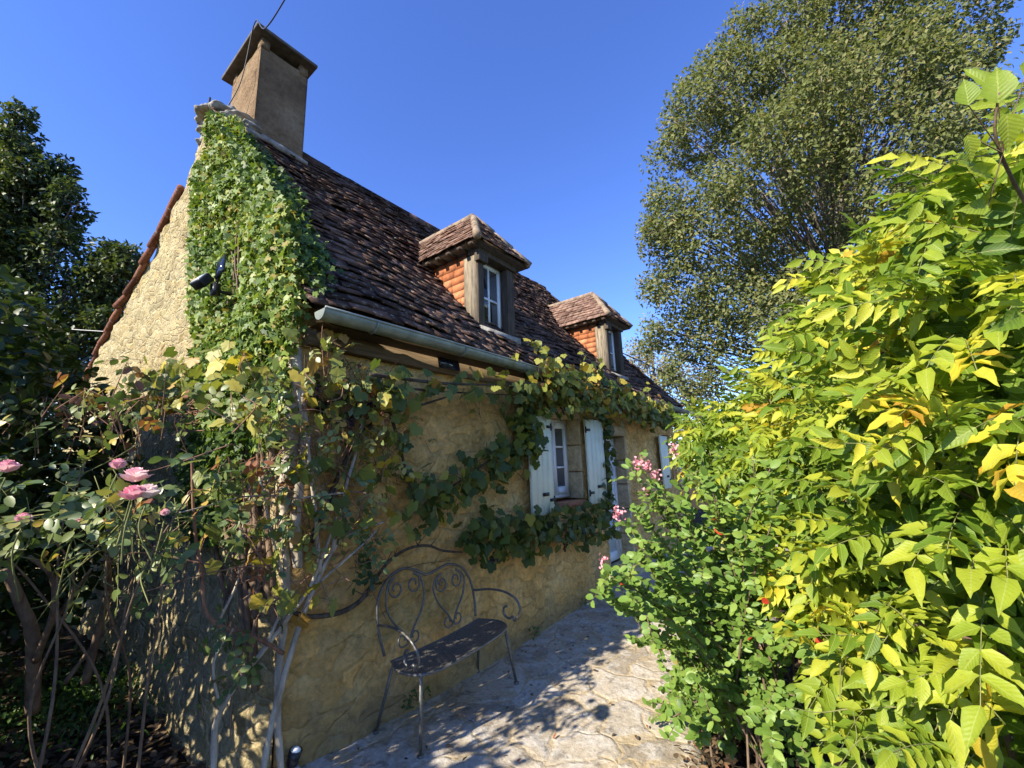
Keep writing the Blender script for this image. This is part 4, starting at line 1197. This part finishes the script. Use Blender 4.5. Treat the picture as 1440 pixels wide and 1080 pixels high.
def bloom(c, r, tint, openness=1.0):
    mb = MB()
    for ring, (k, tilt, s_) in enumerate(((4, 86, .8), (5, 76, .92), (6, 62, 1.0), (6, 40, 1.08))):
        tilt = tilt+(1-openness)*35
        for q in range(k):
            a = 2*math.pi*(q+.5*(ring % 2)+.2*rng.random())/k
            out = np.array([math.cos(a), math.sin(a), 0]); tl = rad(min(tilt, 88)+8*rng.normal())
            D = out*math.cos(tl)+np.array([0, 0, 1])*math.sin(tl); N = -out*math.sin(tl)+np.array([0, 0, 1])*math.cos(tl)
            put(mb, OVAL, [c+out*r*.06*ring*openness-np.array([0, 0, .10*r*ring])], [D], [N], r*s_*(.75+.25*openness), r*s_*1.05, tint+.12*ring+.06*rng.normal())
    mb.build('rose_bloom', M['rose_petal'], rb, True)
    st_ = MB(); st_.tube(spline([c-np.array([0, 0, .25])+.03*rng.normal(size=3), c-np.array([.01, 0, .12]), c-np.array([0, 0, .03])], 6), .0028, 6)
    st_.build('bloom_stalk', M['green_stem'], rb, True)
for (px, py, d, r, ti, op) in ((166, 655, 1.45, .042, .15, .3), (190, 672, 1.40, .048, .45, 1), (187, 697, 1.35, .048, .05, .8), (207, 695, 1.38, .046, .7, 1), (10, 659, 1.35, .045, .2, .5), (32, 731, 1.4, .038, .2, .3), (106, 737, 1.45, .036, .15, .4), (232, 722, 1.5, .028, .3, .3)):
    bloom(at(px, py, d*1.08), r*1.0, ti, op)

# ================================================================== HEDGE SHADING THE GABLE
def leafy(name, label, cat, lobes, n, mat, L, tint, bark, trunk=None, tmpl=FAR, lo=.65, hi=1.05, up=.5, group=None, wr=.6, jit=.22, clump=2.0, branch_r=.05, gaps=0.0, gapsc=1.0, twigs=7):
    t = thing(name, label, cat, group)
    lobes = [(np.asarray(c, float), np.asarray(r, float)*np.ones(3)) for c, r in lobes]
    P, O = sample_lobes(lobes, n, lo, hi)
    P = P+.0
    if gaps:
        g = fbm(P*gapsc+11, 3)
        k = g > (np.quantile(g, gaps)); P, O = P[k], O[k]
    if gaps is not None:
        k = P[:, 2] > .05; P, O = P[k], O[k]
    n = len(P)
    lf = MB()
    ti = tint+clump*.25*fbm(P*clump, 3)+jit*rng.normal(size=n)
    put(lf, tmpl, P, rv(n)+.5*O+np.array([0, 0, -.3]), np.array([0, 0, up])+TO_SUN*.45+.5*O+.55*rng.normal(size=(n, 3)), L*(.7+.6*rng.random(n)), L*wr*(.7+.6*rng.random(n)), ti)
    wd = MB()
    if trunk is not None:
        b, tp, r_ = np.asarray(trunk[0], float), np.asarray(trunk[1], float), trunk[2]
        ax = spline([b, b+(tp-b)*.35+.15*rng.normal(size=3)*np.array([1, 1, 0]), b+(tp-b)*.7+.2*rng.normal(size=3)*np.array([1, 1, 0]), tp], 8)
        wd.tube(ax, [r_, r_*.75, r_*.45, r_*.12], 10)
        for c, r in lobes:
            j = np.argmin(np.linalg.norm(ax-(c*.6+b*.4), axis=1)); a = ax[min(j, len(ax)-3)]
            e = c+rng.normal(size=3)*r*.15
            wd.tube(spline([a, a+(e-a)*.5+np.array([0, 0, .08*np.linalg.norm(e-a)]), e], 6), [branch_r*1.0, branch_r*.4], 7)
            for q in range(twigs):
                d = rv(1)[0]; d[2] = abs(d[2])*.6
                f = c+d*r*.92
                wd.tube(spline([e, (e+f)/2+.08*r*rng.normal(size=3), f], 5), [branch_r*.4, branch_r*.1], 5)
        wd.build('trunk', bark, t, True)
    lf.build('crown', mat, t)
    return t
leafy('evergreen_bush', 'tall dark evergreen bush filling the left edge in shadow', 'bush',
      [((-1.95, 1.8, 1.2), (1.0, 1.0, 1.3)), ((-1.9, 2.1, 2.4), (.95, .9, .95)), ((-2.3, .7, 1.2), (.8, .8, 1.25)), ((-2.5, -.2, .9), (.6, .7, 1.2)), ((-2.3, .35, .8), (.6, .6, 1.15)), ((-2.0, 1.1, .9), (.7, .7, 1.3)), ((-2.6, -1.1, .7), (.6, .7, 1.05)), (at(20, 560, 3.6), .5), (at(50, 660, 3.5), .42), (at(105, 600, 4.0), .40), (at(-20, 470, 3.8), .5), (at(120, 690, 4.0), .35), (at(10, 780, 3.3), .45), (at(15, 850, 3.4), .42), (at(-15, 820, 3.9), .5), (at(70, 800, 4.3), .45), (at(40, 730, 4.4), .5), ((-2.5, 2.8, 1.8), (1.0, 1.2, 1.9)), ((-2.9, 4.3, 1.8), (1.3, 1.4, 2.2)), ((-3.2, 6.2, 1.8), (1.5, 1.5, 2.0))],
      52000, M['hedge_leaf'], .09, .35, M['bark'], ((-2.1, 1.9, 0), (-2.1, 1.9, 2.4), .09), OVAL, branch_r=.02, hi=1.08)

# ================================================================== CRAPE MYRTLE (right of the path)
cm = thing('crape_myrtle', 'crape myrtle shrub with small oval leaves and pink flower tips beside the path', 'shrub')
lf, tw = MB(), MB()
base = np.array([1.75, -2.1, 0.0])
ends = []
cells = [(880, 790), (905, 700), (915, 760), (940, 660), (950, 720), (960, 800), (900, 850), (890, 900), (930, 930), (950, 985), (990, 640), (1000, 700), (1010, 780), (1000, 860), (990, 930), (1030, 990), (1060, 1040),
         (1050, 660), (1060, 740), (1060, 830), (1060, 920), (1100, 700), (1110, 800), (1110, 900), (1120, 990), (975, 690), (870, 830), (925, 800), (1080, 960), (1040, 880), (960, 880), (950, 1010), (1000, 1020), (1030, 1060), (1080, 1050), (1100, 1065), (960, 960), (1010, 980), (1130, 1060), (1060, 1000), (980, 1040), (1150, 1030), (1140, 860), (1020, 740)]
for (px, py) in cells:
    for k in range(2):
        d = 2.35+.25*rng.normal() if px < 1080 else 2.0+.2*rng.normal()
        e = at(px+16*rng.normal(), py+16*rng.normal(), min(max(d, 1.8), 3.0)); e[2] = max(e[2], .12)
        ends.append(e)
for e in ends:
    b = base+.14*rng.normal(size=3)*np.array([1, 1, 0])
    m1 = b+(e-b)*.5+np.array([0, 0, .12+.1*rng.random()])
    C = spline([b, m1, e], 16)
    tw.tube(C[:: 2], [.007, .0025], 5)
    k = np.arange(int(len(C)*.38), len(C)); C2 = np.repeat(C[k], 3, 0)+.008*rng.normal(size=(len(k)*3, 3))
    n = len(C2); ax = norm(np.repeat(np.gradient(C, axis=0)[k], 3, 0))
    side = np.cross(ax, [0, 0, 1.0]); sg = np.where(np.arange(n) % 2, 1, -1)[:, None]
    put(lf, OVAL, C2, ax*.5+side*sg+.35*rng.normal(size=(n, 3)), TO_SUN*.9+np.array([0, -.25, .25])+.42*rng.normal(size=(n, 3)), rng.uniform(.035, .062, n), rng.uniform(.024, .040, n), .48+.17*rng.normal(size=n)+.10*rng.normal())
    # side shoots
    for q in range(4):
        j = rng.integers(len(C)//2, len(C)); a = C[j]; f = a+.15*norm(rng.normal(size=3)+np.array([-.3, .2, .3]))
        tw.sticks([a], [f], .0025, .0012)
        T_ = np.linspace(.2, 1, 10)[:, None]; P = a+(f-a)*T_; n = 10
        sd_ = norm(np.cross(f-a, [0, 0, 1.0])); sg = np.where(np.arange(n) % 2, 1, -1)[:, None]
        put(lf, OVAL, P, norm(f-a)*.5+sd_*sg+.3*rng.normal(size=(n, 3)), TO_SUN*.9+np.array([0, -.25, .25])+.42*rng.normal(size=(n, 3)), rng.uniform(.03, .055, n), rng.uniform(.02, .034, n), .5+.17*rng.normal(size=n))
lf.build('leaves', M['myrtle_leaf'], cm)
for (px, py, d, n_) in ((908, 655, 2.5, 60), (922, 668, 2.5, 40), (896, 650, 2.5, 30), (948, 632, 2.6, 40), (869, 722, 2.4, 45), (848, 789, 2.35, 22), (905, 690, 2.45, 18)):
    c = at(px, py, d); mb = MB()
    P = c+rng.normal(size=(n_, 3))*np.array([.014, .014, .018])
    put(mb, OVAL, P, rv(n_), rv(n_), .018, .016, rng.random(n_))
    mb.build('blossom', M['myrtle_petal'], cm)
    b = at(px+60, py+110, d)
    tw.tube(spline([b, (b+c)/2+np.array([.01, 0, .03]), c], 7), [.003, .0016], 5)
    kk = 16; T_ = np.linspace(.05, .85, kk)[:, None]
    put(lf if False else (mb2 := MB()), OVAL, b+(c-b)*T_+np.array([0, 0, .02]), rv(kk)+.3*norm(c-b), np.array([-.3, 0, .8])+.3*rng.normal(size=(kk, 3)), .04, .024, .5+.15*rng.normal(size=kk))
    mb2.build('leaves', M['myrtle_leaf'], cm)
mb = MB()
for px, py, d in ((872, 822, 2.3), (1072, 848, 1.85)):
    put(mb, OVAL, [at(px, py, d)], [(1, -.4, .2)], [(-.5, -.5, .6)], .05, .03, 1.0)
mb.build('red_leaves', M['myrtle_leaf'], cm)
tw.build('stems', M['twig'], cm, True)

# ================================================================== WISTERIA (right)
ws = thing('wisteria', 'large wisteria with lime and yellow leaves spilling along the right side', 'wisteria')
lobes = [(at(1500, 330, 1.25), .42), (at(1460, 520, 1.2), .45), (at(1450, 720, 1.15), .42), (at(1460, 930, 1.2), .42), (at(1370, 400, 1.7), .45), (at(1340, 560, 1.6), .48), (at(1320, 740, 1.55), .45), (at(1330, 930, 1.55), .42),
         (at(1270, 470, 2.2), .5), (at(1230, 620, 2.1), .5), (at(1220, 780, 2.0), .42), (at(1200, 540, 2.8), .55), (at(1150, 640, 2.7), .5), (at(1150, 740, 2.5), .38), (at(1090, 600, 3.4), .5), (at(1050, 640, 3.5), .42), (at(1010, 620, 4.0), .38),
         (at(1250, 900, 1.9), .32), (at(1650, 600, 1.3), .6), (at(1650, 900, 1.3), .6), (at(1600, 350, 1.6), .6), (at(1420, 420, 2.4), .8), (at(1380, 650, 2.4), .8), (at(1300, 580, 3.2), .9)]
lobes = [(np.asarray(c), np.ones(3)*r) for c, r in lobes]
lf, tw = MB(), MB()
P, O = sample_lobes(lobes, 4300, .66, 1.02, .80)
k = (np.linalg.norm(P-CAM, axis=1) > .62) & (P[:, 2] > .25)
P, O = P[k], O[k]
n = len(P)
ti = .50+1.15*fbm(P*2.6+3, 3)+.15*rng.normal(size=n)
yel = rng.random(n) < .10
ti = np.where(yel, ti+.25, ti)
D = norm(.6*O+.4*rng.normal(size=(n, 3))+np.array([-.45, .1, -.05]))
N = TO_SUN*.9+np.array([0, -.1, .45])+.25*O+.32*rng.normal(size=(n, 3))
sel = rng.random(n) < .5
compound(lf, tw, P[sel]-D[sel]*.08, D[sel], N[sel], rng.uniform(.20, .29, sel.sum()), 5, .084, .034, ti[sel], jn=.14)
compound(lf, tw, P[~sel]-D[~sel]*.08, D[~sel], N[~sel], rng.uniform(.17, .25, (~sel).sum()), 4, .098, .041, ti[~sel], jn=.2)
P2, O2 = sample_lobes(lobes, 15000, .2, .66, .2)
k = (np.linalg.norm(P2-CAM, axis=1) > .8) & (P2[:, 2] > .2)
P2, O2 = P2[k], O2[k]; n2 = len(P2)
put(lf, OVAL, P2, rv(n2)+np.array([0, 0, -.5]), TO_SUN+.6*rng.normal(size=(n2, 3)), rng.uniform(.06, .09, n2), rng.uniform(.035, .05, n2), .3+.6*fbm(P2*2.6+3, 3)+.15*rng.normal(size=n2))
for k in range(60):
    a = at(rng.uniform(1180, 1470), rng.uniform(900, 1080), rng.uniform(1.2, 1.9)); b = a+.22*norm(rng.normal(size=3)+np.array([-.3, .6, .4]))
    tw.tube(spline([a, (a+b)/2+.02*rng.normal(size=3), b], 4), [.0022, .0012], 4)
for k in range(7):
    c = at(1368+rng.uniform(-8, 26), 955+k*20, 1.0)
    put(lf, OVAL, [c], [(.05*rng.normal(), .05*rng.normal(), -1)], [-_f+.4*rng.normal(size=3)], .05, .03, .965)
# young shoot waving above the mass
sh = MB()
sp = [at(1470, 330, .95), at(1425, 255, .9), at(1400, 190, .86), at(1405, 130, .84)]
sh.tube(spline(sp, 10), [.004, .002], 6)
for (px, py, d, dx, dy, L, ti_) in ((1404, 145, .84, 0, -1, .085, .45), (1415, 160, .84, .1, .55, .075, .55), (1362, 148, .84, -.05, -.4, .06, .42), (1360, 190, .84, .2, .6, .055, .6), (1345, 225, .86, .9, .1, .05, .4), (1390, 290, .9, -.9, .1, .06, .5), (1440, 110, .9, .4, -.6, .07, .5)):
    c = at(px, py, d); Dv = at(px+dx*60, py+dy*60, d)-c
    put(lf, WIST, [c], [Dv], [-_f+.35*_u-.5*_r+.2*rng.normal(size=3)], L*1.0, L*.62, ti_)
    sh.sticks([at(1410, 215, .87)], [c], .0015, .001)
lf.build('leaves', M['wisteria_leaf'], ws)
tw.build('leaf_stalks', M['green_stem'], ws)
for kx in range(30):
    c, r = lobes[rng.integers(0, len(lobes))]
    a = c+rv(1)[0]*r*.6; b = c+rv(1)[0]*r*.9
    sh.tube(spline([np.array([a[0], a[1], max(a[2]-.5, 0)]), a, b], 7), [.010, .006, .003], 6)
for px, d in ((1200, 2.3), (1330, 1.9), (1450, 1.6)):
    b = at(px, 900, d+.3); g = np.array([b[0]+.1, b[1]-.1, -.03]); t_ = at(px, 560, d+.3)
    sh.tube(spline([g, (g+t_)/2+np.array([.1, .05, 0]), t_], 10), [.035, .02], 9)
sh.build('stems', M['twig'], ws, True)

# ================================================================== TREES
def billow(lobes, k, f, keep=.0):
    out = []
    for c, r in lobes:
        out.append((c, r*.55))
        for q in range(k):
            v = rv(1)[0]
            out.append((c+v*r*rng.uniform(.45, .74), r*f*rng.uniform(.75, 1.35)))
    return out
def L_(px, py, d, rpx, rz=None, rd=None):
    r = rpx/FPX*d
    return (at(px, py, d), np.array([r, r, (rz or rpx)/FPX*d]))
d = 16.0
oak_l = [L_(1160, 300, d, 185), L_(1020, 330, d-1, 110), L_(960, 410, d, 75), L_(945, 300, d, 60), L_(990, 200, d, 85), L_(1040, 140, d, 85), L_(1120, 80, d, 95), L_(1210, 40, d, 110), L_(1300, 75, d, 90), L_(1345, 150, d, 72), L_(1330, 240, d, 105),
         L_(1230, 160, d-2, 120), L_(1110, 200, d-2.5, 105), L_(1060, 440, d-1, 110), L_(1000, 480, d, 70), L_(970, 530, d, 50), L_(1180, 430, d-2, 120), L_(1320, 380, d-1, 110), L_(1260, 300, d-2.5, 110), L_(1400, 280, d, 85), L_(1100, 560, d, 100), L_(1250, -60, d, 100), L_(1150, -20, d, 70), L_(930, 470, d, 38), L_(955, 200, d, 55), L_(1000, 105, d, 60), L_(915, 330, d, 40), L_(1070, 60, d, 70), L_(1378, 75, d, 40)]
c0 = at(1160, 700, d)
leafy('oak_tree', 'huge round olive green oak rising behind the wisteria on the right', 'tree', billow(oak_l, 9, .34), 270000, M['oak_leaf'], .15, .52, M['bark'], ((c0[0], c0[1], -.05), at(1190, 60, d), .45), FAR, lo=.3, hi=1.12, branch_r=.035, clump=1.6, gaps=.2, gapsc=1.0, twigs=2)
d = 14.0
left_l = [L_(60, 420, d, 110), L_(20, 330, d, 75), L_(0, 250, d, 65), L_(25, 185, d, 42), L_(90, 300, d, 48), L_(150, 390, d, 58), L_(180, 360, d, 32), L_(130, 470, d, 75), L_(40, 520, d, 110), L_(-90, 350, d, 120), L_(-60, 480, d, 120), L_(-50, 220, d, 60), L_(160, 460, d, 50), L_(90, 580, d, 90), L_(60, 240, d, 40)]
c0 = at(20, 720, d)
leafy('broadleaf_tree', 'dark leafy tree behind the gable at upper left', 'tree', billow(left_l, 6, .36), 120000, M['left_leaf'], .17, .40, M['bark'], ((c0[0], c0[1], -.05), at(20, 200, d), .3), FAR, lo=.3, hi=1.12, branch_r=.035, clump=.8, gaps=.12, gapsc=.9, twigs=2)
d = 24.0
pl = [L_(900, 510, d, 40, 45), L_(935, 525, d, 40, 40), L_(960, 560, d, 40), L_(880, 540, d, 30), L_(915, 470, d, 16, 30), L_(990, 585, d, 40)]
c0 = at(920, 660, d)
leafy('pale_tree', 'small pale tree with thin straw coloured leaves beyond the second dormer', 'tree', pl, 11000, M['pale_leaf'], .17, .5, M['bark'], ((c0[0], c0[1], -.05), at(915, 480, d), .18), FAR, lo=.2, hi=1.1, branch_r=.06, clump=.8, gaps=.35, gapsc=.9)
d = 30.0
pl = [L_(960, 620, d, 60, 40), L_(1040, 610, d, 70, 50), L_(1120, 610, d, 70, 45)]
c0 = at(1040, 665, d)
leafy('distant_tree', 'low green trees far off seen through the gap above the path', 'tree', pl, 9000, M['oak_leaf'], .25, .45, M['bark'], ((c0[0], c0[1], -.05), at(1040, 590, d), .2), FAR, lo=.2, hi=1.1, branch_r=.06)

# ================================================================== GROUND COVER
lf = MB()
n = 2600
P = np.c_[rng.uniform(-1.1, -.02, n), rng.uniform(-1.0, 3.2, n), np.zeros(n)]
P = P[P[:, 1] > -.3-.4*np.abs(P[:, 0])]
n = len(P); P[:, 2] = -.02+.03*np.clip(P[:, 1], -1, 1)-.03*np.clip(P[:, 0]+.3, -1, 0)+.02*rng.random(n)
put(lf, OVAL, P, rng.normal(size=(n, 3))*np.array([1, 1, .2]), np.array([0, 0, 1])+.35*rng.normal(size=(n, 3)), rng.uniform(.03, .08, n), rng.uniform(.02, .045, n), rng.random(n)*.8)
n = 2600
P = np.c_[rng.uniform(.95, 3.2, n), rng.uniform(-3.0, -1.75, n), np.zeros(n)]
P[:, 2] = .035+.03*rng.random(n)
put(lf, OVAL, P, rng.normal(size=(n, 3))*np.array([1, 1, .2]), np.array([0, 0, 1])+.35*rng.normal(size=(n, 3)), rng.uniform(.02, .06, n), rng.uniform(.012, .035, n), rng.random(n))
n = 90
P = np.c_[rng.uniform(.2, 4, n), rng.uniform(-1.7, -.15, n), np.full(n, .018)]
put(lf, OVAL, P, rng.normal(size=(n, 3))*np.array([1, 1, .1]), np.array([0, 0, 1])+.25*rng.normal(size=(n, 3)), rng.uniform(.02, .045, n), rng.uniform(.012, .025, n), rng.random(n))
tag(lf.build('leaf_litter', M['litter']), 'dry brown fallen leaves scattered over the shaded beds', 'leaves', None, 'stuff')
lf = MB()
n = 2600
P = np.c_[-.55+.28*rng.normal(size=n), 2.0+.42*rng.normal(size=n), np.zeros(n)]
P = P[P[:, 0] < -.08]; n = len(P); P[:, 2] = .02+.14*rng.random(n)
put(lf, OVAL, P, rv(n)+np.array([0, 0, .3]), np.array([0, 0, 1])+.5*rng.normal(size=(n, 3)), rng.uniform(.03, .06, n), rng.uniform(.01, .022, n), rng.random(n))
for wx, wy, k_ in ((.86, -.13, 40), (.95, -.10, 24), (2.3, -.13, 26), (3.3, -.12, 30), (1.9, -1.72, 30), (2.6, -1.75, 40)):
    P = np.c_[wx+.05*rng.normal(size=k_), wy+.02*rng.normal(size=k_), .02+.09*rng.random(k_)]
    put(lf, OVAL, P, rv(k_)+np.array([0, -.3, .4]), np.array([0, -.4, 1])+.5*rng.normal(size=(k_, 3)), rng.uniform(.02, .045, k_), rng.uniform(.01, .02, k_), rng.random(k_))
tag(lf.build('weeds', M['weed_leaf']), 'low green weeds growing in the shaded bed and along the foot of the walls', 'weeds', None, 'stuff')
